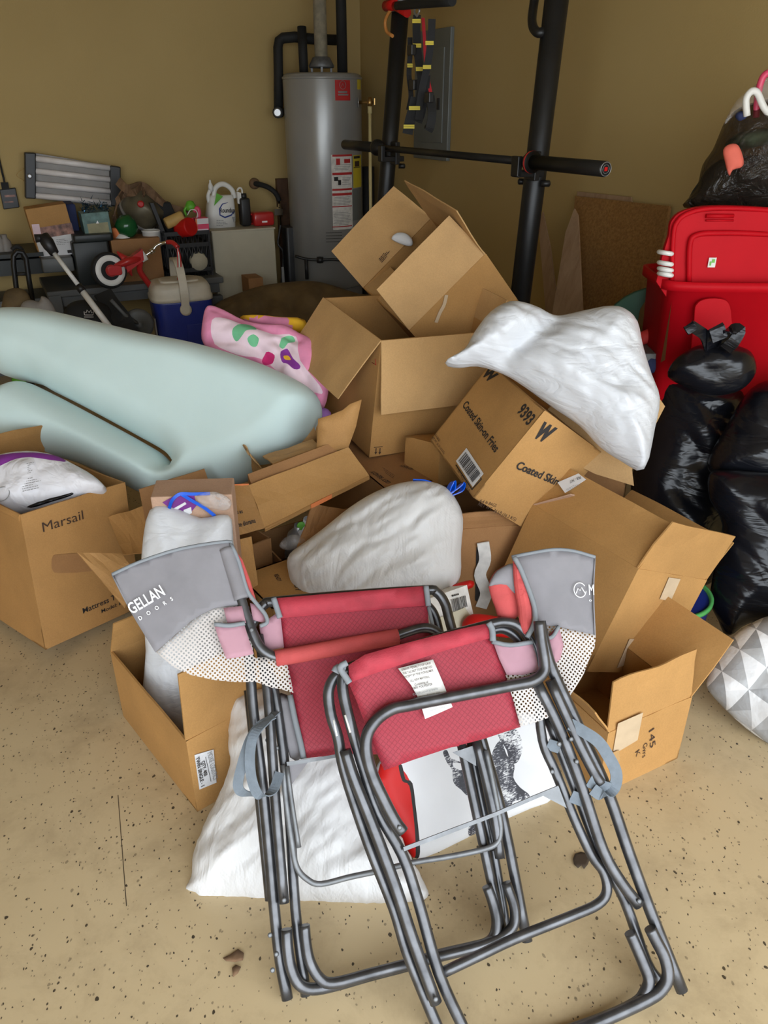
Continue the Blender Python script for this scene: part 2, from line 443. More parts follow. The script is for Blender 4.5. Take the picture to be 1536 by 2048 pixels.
def finalize():
    for o in ROOTS:
        if o.get('kind') == 'structure': continue
        if o.type == 'MESH':
            me = o.data; co = np.zeros(len(me.vertices)*3); me.vertices.foreach_get('co', co); co = co.reshape(-1, 3)
            b = V(((co[:,0].min()+co[:,0].max())/2, (co[:,1].min()+co[:,1].max())/2, co[:,2].min()))
            me.transform(Matrix.Translation(-b)); o.location = b
            for c in o.children: c.location = c.location - b
        else:
            mn = np.array([9e9]*3); mx_ = -mn
            def walk(x):
                nonlocal mn, mx_
                for c in x.children:
                    if c.type == 'MESH' and len(c.data.vertices):
                        co = np.zeros(len(c.data.vertices)*3); c.data.vertices.foreach_get('co', co); co = co.reshape(-1, 3)
                        mn = np.minimum(mn, co.min(0)); mx_ = np.maximum(mx_, co.max(0))
                    walk(c)
            walk(o)
            b = V(((mn[0]+mx_[0])/2, (mn[1]+mx_[1])/2, mn[2])); o.location = b
            for c in o.children: c.location = c.location - b

# ------------------------------------------------------------------ sheets, pillows, decals, text
def basis(n):
    n = n.normalized(); up = V((0, 0, 1)); e1 = up.cross(n)
    e1 = e1.normalized() if e1.length > 1e-3 else V((1, 0, 0))
    return e1, n.cross(e1), n
def resample(P, step, closed=True):
    out = []; m = len(P)
    for i in range(m if closed else m-1):
        a, b = P[i], P[(i+1) % m]; k = max(1, int(round(np.linalg.norm(b-a)/step)))
        for j in range(k): out.append(a+(b-a)*j/k)
    if not closed: out.append(P[-1])
    return np.array(out)
def segdist(Q, P, closed=True):
    A = P; B = np.roll(P, -1, 0)
    if not closed: A = P[:-1]; B = P[1:]
    d = np.full(len(Q), 9e9)
    for a, b in zip(A, B):
        ab = b-a; t = np.clip(((Q-a)@ab)/(ab@ab+1e-12), 0, 1)
        d = np.minimum(d, np.linalg.norm(Q-(a+t[:,None]*ab), axis=1))
    return d
def inpoly(Q, P):
    x, y = Q[:,0], Q[:,1]; c = np.zeros(len(Q), bool); j = len(P)-1
    for i in range(len(P)):
        xi, yi = P[i]; xj, yj = P[j]
        if yi != yj: c ^= ((yi > y) != (yj > y)) & (x < (xj-xi)*(y-yi)/(yj-yi)+xi)
        j = i
    return c
def fill(P, res, extra=(), soft=False):
    mn, mxx = P.min(0), P.max(0); h = res*.866
    pts = []
    ny = int((mxx[1]-mn[1])/h)+1; nx = int((mxx[0]-mn[0])/res)+2
    g = np.array([(mn[0]+(i+.5*(j % 2))*res, mn[1]+j*h) for j in range(ny) for i in range(nx)]).reshape(-1, 2)
    g = g[inpoly(g, P)] if len(g) else g
    rings = []
    if soft:
        nx_ = np.roll(P, -1, 0)-np.roll(P, 1, 0); nn_ = np.stack([-nx_[:,1], nx_[:,0]], 1); nn_ /= np.linalg.norm(nn_, axis=1)[:,None]+1e-9
        ar = np.sum(P[:,0]*np.roll(P[:,1], -1)-np.roll(P[:,0], -1)*P[:,1]); nn_ *= 1 if ar > 0 else -1
        for dl in (.14, .5, 1.15):
            q = P+nn_*res*dl; q = q[inpoly(q, P)]
            if len(q): q = q[segdist(q, P) > res*dl*.93]
            rings.append(q)
    if len(g): g = g[segdist(g, P) > res*(1.75 if soft else .45)]
    if rings: g = np.vstack([r_ for r_ in rings+[g] if len(r_)])
    ne = len(P); ed = [(i, (i+1) % ne) for i in range(ne)]; lst = [P]; k = ne
    for E_ in extra:
        E2 = resample(E_, res); m = len(E2); inn = inpoly(E2, P)
        if len(g): g = g[segdist(g, E2) > res*.35]
        lst.append(E2); ed += [(k+i, k+(i+1) % m) for i in range(m) if inn[i] and inn[(i+1) % m]]; k += m
    if len(g): lst.append(g)
    allp = np.vstack(lst)
    r = delaunay_2d_cdt([V((float(a), float(b))) for a, b in allp], ed, [], 1, 1e-6)
    return np.array([tuple(v) for v in r[0]]), r[2]
def pillow(outline, P0, n, front=.1, back=.1, Rr=.12, res=.016, amp=.006, wf=9.0, stretch=(1, 1, 1), creases=(), cw=.03, smooth=3,
           seed=0, jag=0.0, world=False, pw=.5, cdepth=.75, regions=(), rsm=3, wang=0.0, wst=1.0, taper=False, fine=0.0):
    e1, e2, n = basis(V(n)); P0 = V(P0)
    W = [V(p) if world else onp(p[0], p[1], P0, n) for p in outline]
    Q = [V(((w-P0).dot(e1), (w-P0).dot(e2), 0)) for w in W]
    if smooth: Q = catmull(Q, smooth, True)
    P = resample(np.array([(q.x, q.y) for q in Q]), res)
    if jag:
        P = P+np.array([[noise.noise(V((a*60, b*60, seed)))*jag, noise.noise(V((a*60, b*60, seed+9)))*jag] for a, b in P])
    RG = []
    for poly, m_ in regions:
        q = [onp(x, y, P0+n*front*.9, n) for x, y in poly]; q = [V(((w-P0).dot(e1), (w-P0).dot(e2), 0)) for w in q]
        if rsm: q = catmull(q, rsm, True)
        RG.append((np.array([(a.x, a.y) for a in q]), m_))
    vs, fs = fill(P, res, [r_[0] for r_ in RG], True)
    d = segdist(vs, P); u = np.clip(d/Rr, 0, 1); prof = (1-(1-u)**2)**pw
    cm = np.ones(len(vs))
    for cr in creases:
        C = np.array([((onp(x, y, P0, n)-P0).dot(e1), (onp(x, y, P0, n)-P0).dot(e2)) for x, y in cr])
        dc = segdist(vs, C, False)
        wt = 1.0
        if taper:
            L0 = np.linalg.norm(C[-1]-C[0]); wt = np.clip(np.linalg.norm(vs-C[-1], axis=1)/(L0*.35), .0, 1)**.6
        cm = np.minimum(cm, 1-cdepth*wt*(.72*np.exp(-(dc/cw)**2)+.28*np.exp(-(dc/(cw*3.2))**2)))
    bnd = d < 1e-5
    mb = MB(); F = []; B = []; uv = []
    S = V(stretch)
    for i, (a, b) in enumerate(vs):
        p = P0+e1*float(a)+e2*float(b)
        if bnd[i]: F.append(p); continue
        ra, rb_ = a*math.cos(wang)+b*math.sin(wang), (-a*math.sin(wang)+b*math.cos(wang))*wst
        q = V((ra*S.x*wf, rb_*S.y*wf, seed*3.1))
        w = (abs(noise.noise(q))*1.6+abs(noise.noise(q*2.3))*.9+abs(noise.noise(q*4.7+V((3, 1, 0))))*.45*fine+.5*noise.noise(q*.6)-.5)*amp
        e = min(1, d[i]/max(res*4, .04))
        F.append(p+n*(front*float(prof[i]*cm[i])+w*e))
    idx = []; k = len(vs)
    for i, (a, b) in enumerate(vs):
        if bnd[i]: idx.append(i); continue
        p = P0+e1*float(a)+e2*float(b)
        q = V((a*wf, b*wf, seed*3.1+50)); w = noise.noise(q)*amp
        B.append(p-n*(back*float(prof[i])+w*min(1, d[i]/(res*2)))); idx.append(k); k += 1
    mb.add(F+B, [tuple(f) for f in fs]+[tuple(idx[j] for j in f)[::-1] for f in fs], True)
    uv = [(float(a), float(b)) for a, b in vs]+[(float(vs[i][0]), float(vs[i][1])) for i in range(len(vs)) if not bnd[i]]
    mb.uv = uv
    if RG:
        cen = np.array([vs[list(f)].mean(0) for f in fs]); mi = np.zeros(len(fs)*2, np.int32)
        for j, (pl_, m_) in enumerate(RG): mi[:len(fs)][inpoly(cen, pl_)] = j+1
        mb.mi = mi; mb.mm = [m_ for _, m_ in RG]
    return mb
def sheet(outline, P0, n, off=0.0, th=.001, res=.03, smooth=0, amp=0.0, wf=12, world=False, seed=0, bow=0.0):
    """thin sheet lying in a plane: outline in photo pixels (or world points), real thickness"""
    e1, e2, n = basis(V(n)); P0 = V(P0)+n*off
    W = [V(p) if world else onp(p[0], p[1], P0, n) for p in outline]
    Q = [V(((w-P0).dot(e1), (w-P0).dot(e2), 0)) for w in W]
    if smooth: Q = catmull(Q, smooth, True)
    P = resample(np.array([(q.x, q.y) for q in Q]), res)
    vs, fs = fill(P, res)
    c = vs.mean(0); ext = np.abs(vs-c).max()
    F = []; B = []
    for a, b in vs:
        z = amp*noise.noise(V((a*wf, b*wf, seed)))+bow*(1-((a-c[0])**2+(b-c[1])**2)/ext**2)
        p = P0+e1*float(a)+e2*float(b)+n*float(z); F.append(p+n*th/2); B.append(p-n*th/2)
    m = len(vs); mb = MB(); N = len(P)
    cnt = {}
    for f in fs:
        for i in range(len(f)):
            e = (f[i], f[(i+1) % len(f)]); cnt[e] = 1
    rim = [(e[0], e[1], m+e[1], m+e[0])[::-1] for e in cnt if (e[1], e[0]) not in cnt]
    mb.add(F+B, [tuple(f) for f in fs]+[tuple(m+j for j in f)[::-1] for f in fs]+rim, bool(amp or bow))
    mb.uv = [(float(a), float(b)) for a, b in vs]*2
    return mb
def text(s, p0, p1, n, mat, parent, h=None, name='printed_text', off=.0012, bold=0.0, shear=0.0, label=None, plane=None):
    """p0,p1: world ends of the baseline; n: outward normal; h: cap height in metres"""
    p0 = V(p0); p1 = V(p1); n = V(n).normalized()
    cu = bpy.data.curves.new('t', 'FONT'); cu.body = s; cu.size = 1; cu.offset = bold; cu.shear = shear; cu.resolution_u = 3
    o = bpy.data.objects.new('t', cu); COL.objects.link(o)
    dg = bpy.context.evaluated_depsgraph_get(); me = bpy.data.meshes.new_from_object(o.evaluated_get(dg))
    bpy.data.objects.remove(o)
    co = [v.co.copy() for v in me.vertices]
    if not co: return None
    x0 = min(c.x for c in co); x1 = max(c.x for c in co)
    d = p1-p0; sx = d.length/(x1-x0); T = d.normalized(); U = n.cross(T).normalized()
    sy = (h/.73) if h else sx
    mb = MB(); mb.add([p0+T*((c.x-x0)*sx)+U*(c.y*sy)+n*off for c in co], [tuple(p.vertices) for p in me.polygons])
    bpy.data.meshes.remove(me)
    return mk(name, mb, mat, parent, label, fix=False)
def text_px(s, a, b, P0, n, mat, parent, h=None, **kw):
    return text(s, onp(a[0], a[1], V(P0), V(n)), onp(b[0], b[1], V(P0), V(n)), n, mat, parent, h, **kw)
def printlines(quad, rows, P0, n, mat, parent, off=.0006, name='small_print', seed=1, th=.28, fillr=(.5, 1.0)):
    """illegible small print as thin rows between the corners of a quad (tl,tr,br,bl)"""
    rnd = random.Random(seed); q = [onp(x, y, V(P0), V(n)) for x, y in quad]; n = V(n).normalized(); mb = MB()
    for i in range(rows):
        t0 = (i+.5-th/2)/rows; t1 = (i+.5+th/2)/rows; e = rnd.uniform(*fillr); x = 0.0
        while x < e:
            w = rnd.uniform(.05, .16); x2 = min(e, x+w)
            def pt(u, v): return (q[0].lerp(q[1], u)).lerp(q[3].lerp(q[2], u), v)+n*off
            mb.add([pt(x, t0), pt(x2, t0), pt(x2, t1), pt(x, t1)], [(0, 1, 2, 3)]); x = x2+.03
    return mk(name, mb, mat, parent, fix=False)
def barcode(quad, P0, n, mat, parent, nb=26, off=.0009, seed=3):
    rnd = random.Random(seed); q = [onp(x, y, V(P0), V(n)) for x, y in quad]; n = V(n).normalized(); mb = MB(); x = 0
    ws = [rnd.choice([1, 1, 2, 3]) for _ in range(nb*2)]; tot = sum(ws)
    for i, w in enumerate(ws):
        if i % 2 == 0:
            def pt(u, v): return (q[0].lerp(q[1], u)).lerp(q[3].lerp(q[2], u), v)+n*off
            mb.add([pt(x/tot, 0), pt((x+w)/tot, 0), pt((x+w)/tot, 1), pt(x/tot, 1)], [(0, 1, 2, 3)])
        x += w
    return mk('barcode', mb, mat, parent, fix=False)

# ------------------------------------------------------------------ cartons
def rod(w):
    w = V(w); a = w.length
    return Matrix.Rotation(a, 3, w) if a > 1e-9 else Matrix.Identity(3)
SIDES = {'+x': (0, 1), '-x': (0, -1), '+y': (1, 1), '-y': (1, -1)}
class Carton: pass
def carton(label, c, w, d, flaps={}, mat=CB[0], flapmat=None, open_=True, group=None, ragged=(), name='cardboard_box', th=.005, seed=0, topper=None):
    """flaps: side -> (angle outwards from straight up, length[, inset])"""
    K = Carton(); K.c = V(c); K.R = rod(w); K.d = V(d); K.root = thing(name, label, 'box', group)
    X, Y, Z = (K.R @ V((1,0,0)), K.R @ V((0,1,0)), K.R @ V((0,0,1)))
    hx, hy, hz = d[0]/2, d[1]/2, d[2]/2
    def P(x, y, z): return K.c+X*x+Y*y+Z*z
    mb = MB(); nseg = 6
    # outer and inner skins, softly dented walls
    rnd = random.Random(seed+5)
    def wall(a, b, inw):   # a,b corner (x,y) outer
        vs = []
        for j in range(nseg+1):
            for i in range(nseg+1):
                u = i/nseg; v = j/nseg; x = a[0]+(b[0]-a[0])*u; y = a[1]+(b[1]-a[1])*u; z = -hz+2*hz*v
                k = (u*(1-u)*4)*(v if open_ else v*(1-v)*4)*.006*abs(noise.noise(V((u*2+seed, v*2, inw[0]*3+inw[1]*5))))
                vs.append((x, y, z, k))
        o = [P(x+inw[0]*k, y+inw[1]*k, z) for x, y, z, k in vs]
        q = [P(x+inw[0]*(k+th), y+inw[1]*(k+th), z) for x, y, z, k in vs]
        m = nseg+1; fs = []
        for j in range(nseg):
            for i in range(nseg): fs.append((j*m+i, j*m+i+1, (j+1)*m+i+1, (j+1)*m+i))
        N = len(o); F2 = [tuple(N+t for t in f)[::-1] for f in fs]
        rim = []
        for i in range(nseg):
            rim.append((nseg*m+i, nseg*m+i+1, N+nseg*m+i+1, N+nseg*m+i)); rim.append((i+1, i, N+i, N+i+1))
            rim.append((i*m, (i+1)*m, N+(i+1)*m, N+i*m)[::-1]); rim.append((i*m+nseg, (i+1)*m+nseg, N+(i+1)*m+nseg, N+i*m+nseg))
        mb.add(o+q, fs+F2+rim)
    wall((-hx, -hy), (hx, -hy), (0, 1)); wall((hx, -hy), (hx, hy), (-1, 0)); wall((hx, hy), (-hx, hy), (0, -1)); wall((-hx, hy), (-hx, -hy), (1, 0))
    mb.box(P(0, 0, -hz+th/2), X*hx, Y*hy, Z*th/2)
    if not open_: mb.box(P(0, 0, hz-th/2), X*hx, Y*hy, Z*th/2)
    K.body = mk('box_body', mb, mat, K.root)
    K.flap = {}
    for side, fl in flaps.items():
        a, Lh = fl[0], fl[1]; ins = fl[2] if len(fl) > 2 else .006
        ax, sg = SIDES[side]; o = [0, 0, 0]; o[ax] = sg; O = K.R @ V(o); al = K.R @ V([1 if i == 1-ax else 0 for i in range(3)])
        hl = (hx, hy)[1-ax]; base = K.c+O*((hx, hy)[ax]-th/2)+Z*hz
        D = Z*math.cos(a)+O*math.sin(a); Nn = O*math.cos(a)-Z*math.sin(a)
        n1 = 10; vs = []; rg = side in ragged
        for j in range(5):
            v = j/4
            for i in range(n1+1):
                u = -1+2*i/n1; ee = hl-ins*v*2
                l = Lh*v
                if rg and j == 4: l += (noise.noise(V((i*1.7, seed, 3)))*.03+rnd.uniform(-.008, .008))
                p = base+al*(u*ee)+D*l+Nn*(.010*noise.noise(V((u*1.3+seed*2, v*1.5, ax*4+sg)))*v+.006*v*v)
                vs.append(p)
        m = n1+1; N = len(vs); B = [p-Nn*th*.8 for p in vs]
        fs = [(j*m+i, j*m+i+1, (j+1)*m+i+1, (j+1)*m+i) for j in range(4) for i in range(n1)]
        rim = [(4*m+i, 4*m+i+1, N+4*m+i+1, N+4*m+i) for i in range(n1)]+[(i+1, i, N+i, N+i+1) for i in range(n1)]
        rim += [((j+1)*m, j*m, N+j*m, N+(j+1)*m) for j in range(4)]+[(j*m+n1, (j+1)*m+n1, N+(j+1)*m+n1, N+j*m+n1) for j in range(4)]
        fb = MB(); fb.add(vs+B, fs+[tuple(N+t for t in f)[::-1] for f in fs]+rim)
        K.flap[side] = mk('flap', fb, flapmat or mat, K.root)
        K.flap[side+'_plane'] = (base, Nn)
    def face(side):
        if side in ('+z', '-z'): s = 1 if side[0] == '+' else -1; return K.c+Z*s*hz, Z*s
        ax, sg = SIDES[side]; o = [0, 0, 0]; o[ax] = sg; O = K.R @ V(o); return K.c+O*(hx, hy)[ax], O
    K.face = face; K.P = P
    return K

# ================================================================== THE ROOM
U = UR * 1.0
if U.y < 0: U = -U                      # along the right wall, away from the camera
Wd = UL                                  # along the back wall, to the right
wr = (CORNER).dot(Wd); ub = CORNER.dot(U)
def G(u, w, z=0): return U*u+Wd*w+V((0, 0, z))
def slab(name, a, b, c, d, nrm, th, mat, **kw):
    mb = MB(); n = V(nrm).normalized()*th
    vs = [a, b, c, d]; mb.add(vs+[p+n for p in vs], [(0,1,2,3), (7,6,5,4), (0,4,5,1), (1,5,6,2), (2,6,7,3), (3,7,4,0)])
    return mk(name, mb, mat, kind='structure', **kw)
UF = -.75; WL = wr-5.6; HC = 2.75
slab('floor', G(UF, WL), G(UF, wr), G(ub, wr), G(ub, WL), (0, 0, -1), .1, 'speckled_epoxy_floor')
slab('ceiling', G(UF, WL, HC), G(UF, wr, HC), G(ub, wr, HC), G(ub, WL, HC), (0, 0, 1), .1, 'ceiling_paint')
slab('wall_back', G(ub, WL), G(ub, wr), G(ub, wr, HC), G(ub, WL, HC), U, .12, 'painted_drywall')
slab('wall_right', G(UF, wr), G(ub, wr), G(ub, wr, HC), G(UF, wr, HC), Wd, .12, 'painted_drywall')
slab('wall_left', G(UF, WL), G(ub, WL), G(ub, WL, HC), G(UF, WL, HC), -Wd, .12, 'painted_drywall')
# front wall with the open garage door behind the camera
mb = MB()
for (w0, w1, z0, z1) in ((WL, WL+.45, 0, HC), (wr-.35, wr, 0, HC), (WL+.45, wr-.35, 2.25, HC)):
    c = G(UF-.06, (w0+w1)/2, (z0+z1)/2); mb.box(c, U*.06, Wd*((w1-w0)/2), V((0, 0, (z1-z0)/2)))
mk('wall_front', mb, 'painted_drywall', kind='structure')
slab('driveway', G(UF-9, WL-3), G(UF-9, wr+3), G(UF, wr+3), G(UF, WL-3), (0, 0, -1), .1, 'driveway_concrete')
# floor joint line
mb = MB(); a = atZ(236, 1590, .0005); b = atZ(253, 1812, .0005); t_ = (b-a).normalized(); s_ = V((-t_.y, t_.x, 0))*.0008
mb.add([a-s_, a+s_, b+s_, b-s_], [(0, 1, 2, 3)]); mk('trim_1', mb, 'leaf_brown', kind='structure', fix=False)

world = bpy.data.worlds.new('sky'); scene.world = world; world.use_nodes = True
bg = world.node_tree.nodes['Background']; bg.inputs[0].default_value = (.86, .93, 1.0, 1); bg.inputs[1].default_value = 3.6
pl = bpy.data.lights.new('garage_opening_portal', 'AREA'); pl.shape = 'RECTANGLE'; pl.size = 4.8; pl.size_y = 2.25; pl.cycles.is_portal = True
po = bpy.data.objects.new('garage_opening_portal', pl); COL.objects.link(po)
po.location = G(UF+.0, wr-.35-2.4, 1.125)
po.matrix_world = Matrix.Translation(G(UF, wr-.35-2.4, 1.125)) @ V((U.x, U.y, 0)).to_track_quat('-Z', 'Z').to_matrix().to_4x4()
sn = bpy.data.lights.new('low_sun', 'SUN')
scene.view_settings.view_transform = 'Standard'; scene.view_settings.look = 'None'; scene.view_settings.gamma = 1
scene.view_settings.exposure = 0.70
bpy.data.lights.remove(sn)

# ================================================================== BACK WALL CLUTTER
def pxbox(mb, fr, x0, y0, x1, y1, off, depth, rot=0, rb=0):
    """box whose front face covers a pixel rectangle at distance off from a wall"""
    n, ax = (NL, UL) if fr is L else (NR, UR)
    ym = (y0+y1)/2; xm = (x0+x1)/2
    a = fr(x0, ym, off); b = fr(x1, ym, off); t = fr(xm, y0, off); m = fr(xm, y1, off)
    w = (b-a).length/2; h = abs(t.z-m.z)/2; c = V(((a.x+b.x)/2, (a.y+b.y)/2, (t.z+m.z)/2))-n*depth/2
    A = ax*w; Z = V((0, 0, h)); 
    if rot:
        q = Matrix.Rotation(rot, 3, n); A = q @ A; Z = q @ Z
    if rb: mb.rbox(c, A, n*depth/2, Z, rb, 4, min(.01, h*.2))
    else: mb.box(c, A, n*depth/2, Z)
    return c, w, h
def single(name, label, cat, mat, mb, group=None, bev=0, kind=None):
    o = mk(name, mb, mat, None, label, cat, group, kind)
    if bev: bevel(o, bev)
    return o

# pad hanging by its cord
o = thing('hanging_tool_pack', 'black packaged plug on a dark cord hanging on the back wall at the far left', 'plug')
mb = MB(); mb.box(L(19, 397, .03), UL*.045+V((0, 0, .004)), NL*.012, V((0, 0, .055))); bevel(mk('pack', mb, 'black_plastic', o), .004)
mb = MB(); mb.tube([L(-6, 300, .02), L(2, 335, .02), L(8, 360, .025), L(10, 375, .03)], .006, 8, sub=4); mk('cord', mb, 'black_rubber', o)
mb = MB(); mb.box(L(10, 372, .03), UL*.02, NL*.012, V((0, 0, .02))); mk('plug', mb, 'black_rubber', o)
mb = MB(); mb.box(L(20, 392, .045), UL*.03, NL*.001, V((0, 0, .006))); mb.box(L(18, 404, .045), UL*.025, NL*.001, V((0, 0, .004))); mk('printed_label', mb, 'brown_print', o)

# shop light panel leaning on the wall
o = thing('shop_light_panel', 'four-tube shop light with black end caps leaning on the back wall above the boxes', 'light fixture')
OFF = .10
def quadbox(px4, off, depth, fr=L):
    n = NL if fr is L else NR
    q = [fr(x, y, off) for x, y in px4]; mb = MB(); mb.add(q+[p-n*depth for p in q], [(0,1,2,3), (7,6,5,4), (0,4,5,1), (1,5,6,2), (2,6,7,3), (3,7,4,0)]); return mb
mk('reflector', quadbox([(70, 306), (224, 332), (225, 414), (70, 397)], OFF-.02, .03), 'panel_reflector', o)
for a in (((49.5, 305), (72, 306), (72, 398), (51, 397)), ((220, 331), (241.5, 334), (242, 414), (222, 412))):
    bevel(mk('end_cap', quadbox(a, OFF+.02, .08), 'black_plastic', o), .006)
for ya, yb in ((317, 336.5), (342, 359.5), (367.5, 383), (391, 406)):
    mb = MB(); mb.tube([L(71, ya, OFF+.0), L(222, yb, OFF+.0)], .017, 14); mk('tube', mb, 'light_diffuser', o)
mb = MB(); mb.lathe(L(59, 352, OFF+.02), [(.015, 0), (.015, .006), (.008, .012)], NL, 16); mk('pull_knob', mb, 'silver_cap', o)
mb = MB(); mb.tube([L(50, 335, .06), L(33, 350, .06), L(50, 363, .06)], .0015, 6, sub=4); mk('wire', mb, 'brass', o)

# carton with printed picture band and white label
o = thing('product_carton', 'tall brown carton with photo print and white label standing beneath the light panel', 'box')
c, w, h = 0, 0, 0
mb = MB(); c, w, h = pxbox(mb, L, 64, 412, 146, 514, .42, .16, rot=.10); bevel(mk('box_body', mb, CB[0], o), .003)
mb = MB(); pxbox(mb, L, 70, 451, 147, 474, .424, .003, rot=.10); mk('picture_band', mb, 'brown_print', o)
mb = MB(); pxbox(mb, L, 76, 473, 150, 513, .425, .004, rot=.10); wl = mk('white_label', mb, 'white_paper', o)
printlines([(112, 478), (143, 475), (144, 489), (114, 491)], 4, L(110, 490, .428), NL, 'grey_ink', wl)
mb = MB(); pxbox(mb, L, 135, 500, 143, 506, .4285, .001); mk('barcode', mb, 'black_ink', o)
mb = MB(); mb.box(L(74, 465, .426), UL*.02, NL*.001, V((0, 0, .045))); mk('white_print', mb, 'pale_pink_cloth', o)

# small green box with tinsel on top
o = thing('gift_box', 'small green and gold printed box on the dark tote, tinsel heaped on it', 'box')
mb = MB(); pxbox(mb, L, 166, 425, 221, 471, .45, .15, rot=.04); bevel(mk('box_body', mb, 'teal_print', o), .002)
mb = MB(); pxbox(mb, L, 176, 446, 218, 469, .453, .004, rot=.04); mk('gold_panel', mb, 'gold_print', o)
mb = MB(); q = [L(195, 441, .456), L(198, 447, .456), L(192, 447, .456)]; mb.add(q, [(0, 1, 2)]); mk('white_triangle', mb, 'white_ink', o, fix=False)
mb = MB(); rnd = random.Random(4)
for i in range(260):
    p = L(rnd.uniform(163, 218), rnd.gauss(416, 6), .30+rnd.random()*.14); d = V((rnd.gauss(0, 1), rnd.gauss(0, 1), rnd.gauss(0, .7))).normalized()*.035
    e = V((rnd.gauss(0, 1), rnd.gauss(0, 1), rnd.gauss(0, 1))).normalized()*.003; mb.add([p-e, p+e, p+d], [(0, 1, 2)])
single('tinsel_garland', 'blue and silver tinsel garland heaped on the small green gift box', 'garland', 'tinsel', mb, kind='stuff')

# dark storage tote
o = thing('storage_tote', 'dark green lidded storage tote standing on the grey bench under the gift box', 'storage tote')
mb = MB(); pxbox(mb, L, 150, 482, 224, 572, .50, .34, rb=.15); mk('tub', mb, 'dark_green_plastic', o)
mb = MB(); pxbox(mb, L, 146, 469, 227, 484, .51, .36, rb=.15); mk('lid', mb, 'dark_green_plastic', o)
mb = MB(); pxbox(mb, L, 84, 515, 148, 545, .50, .3, rb=.1)
single('storage_crate', 'dark grey low crate behind the white pole, below the printed carton', 'crate', 'grey_plastic', mb)
mb = MB(); mb.rbox(L(140, 440, .2), UL*.035, NL*.1, V((0, 0, .10)), .2, 4, .01)
single('blue_binder', 'dark blue folder wedged between printed carton and gift box', 'folder', 'navy_cloth', mb)

# grey bench
o = thing('utility_bench', 'grey plastic bench along the back wall carrying the tote, carton and crate', 'bench')
mb = MB(); pxbox(mb, L, 92, 569, 448, 582, .60, .50); bevel(mk('bench_top', mb, 'grey_plastic', o), .006)
mb = MB(); pxbox(mb, L, 100, 581, 440, 600, .57, .44); mk('apron', mb, 'grey_plastic', o)
for x in (108, 432):
    for of in (.58, .16):
        p = L(x, 590, of); mb = MB(); mb.box(V((p.x, p.y, p.z/2)), UL*.035, NL*.03, V((0, 0, p.z/2))); bevel(mk('leg', mb, 'grey_plastic', o), .004)

# brown carton on the bench
K = thing('open_carton', 'brown carton on the bench behind the tricycle, jars and tins inside', 'box')
mb = MB(); pxbox(mb, L, 228, 477, 325, 569, .50, .30); bevel(mk('box_body', mb, CB[3], K), .003)
mb = MB(); c = L(304, 475, .40); mb.lathe(c-V((0, 0, .05)), [(.055, 0), (.055, .085), (.058, .087), (.058, .093), (.05, .095), (.048, .086), (.001, .084)], (0, 0, 1), 24)
single('paint_tin', 'open white paint tin in the brown carton beneath the drum', 'tin', 'white_plastic', mb)
mb = MB(); c = L(247, 478, .42); mb.lathe(c-V((0, 0, .05)), [(.04, 0), (.045, .06), (.03, .08), (.0, .085)], (0, 0, 1), 20)
single('white_jar', 'small rounded white jar poking out of the brown carton, left end', 'jar', 'white_plastic', mb)
mb = MB(); c = L(236, 464, .40); mb.lathe(c-V((0, 0, .05)), [(.035, 0), (.035, .07), (.03, .075)], (0, 0, 1), 20)
single('orange_jar', 'orange round container beside the white jar in the brown carton', 'jar', 'orange_edge', mb)
mb = MB(); a = L(238, 435, .42); b = L(268, 470, .42); d = (b-a); mb.lathe(a, [(.02, 0), (.055, .02), (.065, d.length*.5), (.05, d.length*.85), (.03, d.length)], d, 24)
single('green_bottle', 'glossy green bottle lying at a slant against the olive drum', 'bottle', 'green_glass', mb)
# drum with strap
o = thing('olive_drum', 'olive metal drum lying tilted above the brown carton, wrapped in brown straps', 'drum')
a = L(262, 446, .20); b = L(298, 402, .30); d = (b-a).normalized()
mb = MB(); mb.lathe(a, [(.02, 0), (.10, .01), (.115, .03), (.118, .20), (.10, .22), (.03, .235)], d, 32); mk('drum_body', mb, 'olive_drum', o)
mb = MB(); mb.lathe(a+d*.06, [(.119, 0), (.123, .005), (.123, .015), (.119, .02)], d, 32); mk('rim', mb, 'silver_cap', o)
mb = MB(); p = L(281, 408, .43); mb.lathe(p, [(.02, 0), (.02, .01), (.012, .014)], NL, 14); mk('drain_cap', mb, 'red_paint', o)
o = thing('canvas_harness', 'brown canvas harness draped over the olive drum against the wall', 'harness')
for pts, wd in (([(236, 362), (255, 378), (283, 372), (305, 388), (332, 412), (372, 425)], .05), ([(247, 380), (236, 400), (228, 432), (232, 445)], .035),
                ([(283, 372), (268, 385), (248, 388), (236, 402)], .04), ([(300, 384), (320, 404), (345, 420), (372, 424), (378, 415)], .03), ([(285, 376), (288, 392), (282, 400)], .02)):
    mb = MB(); mb.strap([L(x, y, .33-.0004*(x-236)+.05*(i % 2)) for i, (x, y) in enumerate(pts)], wd, V((.3, .2, 1)), .008, 5); mk('strap', mb, 'brown_strap', o)
mb = MB(); a = L(302, 405, .42); b = L(330, 475, .42); mb.box((a+b)/2, (b-a)/2, UL*.012, NL*.02)
single('black_ruler', 'black flat bar slanting down beside the olive drum', 'tool', 'black_plastic', mb, bev=.002)
mb = MB(); a = L(322, 404, .30); b = L(350, 470, .30); mb.box((a+b)/2, (b-a)/2, UL*.05, NL*.04)
single('black_case', 'flat black case standing in the black crate behind the slanting bar', 'case', 'black_rubber', mb, bev=.006)

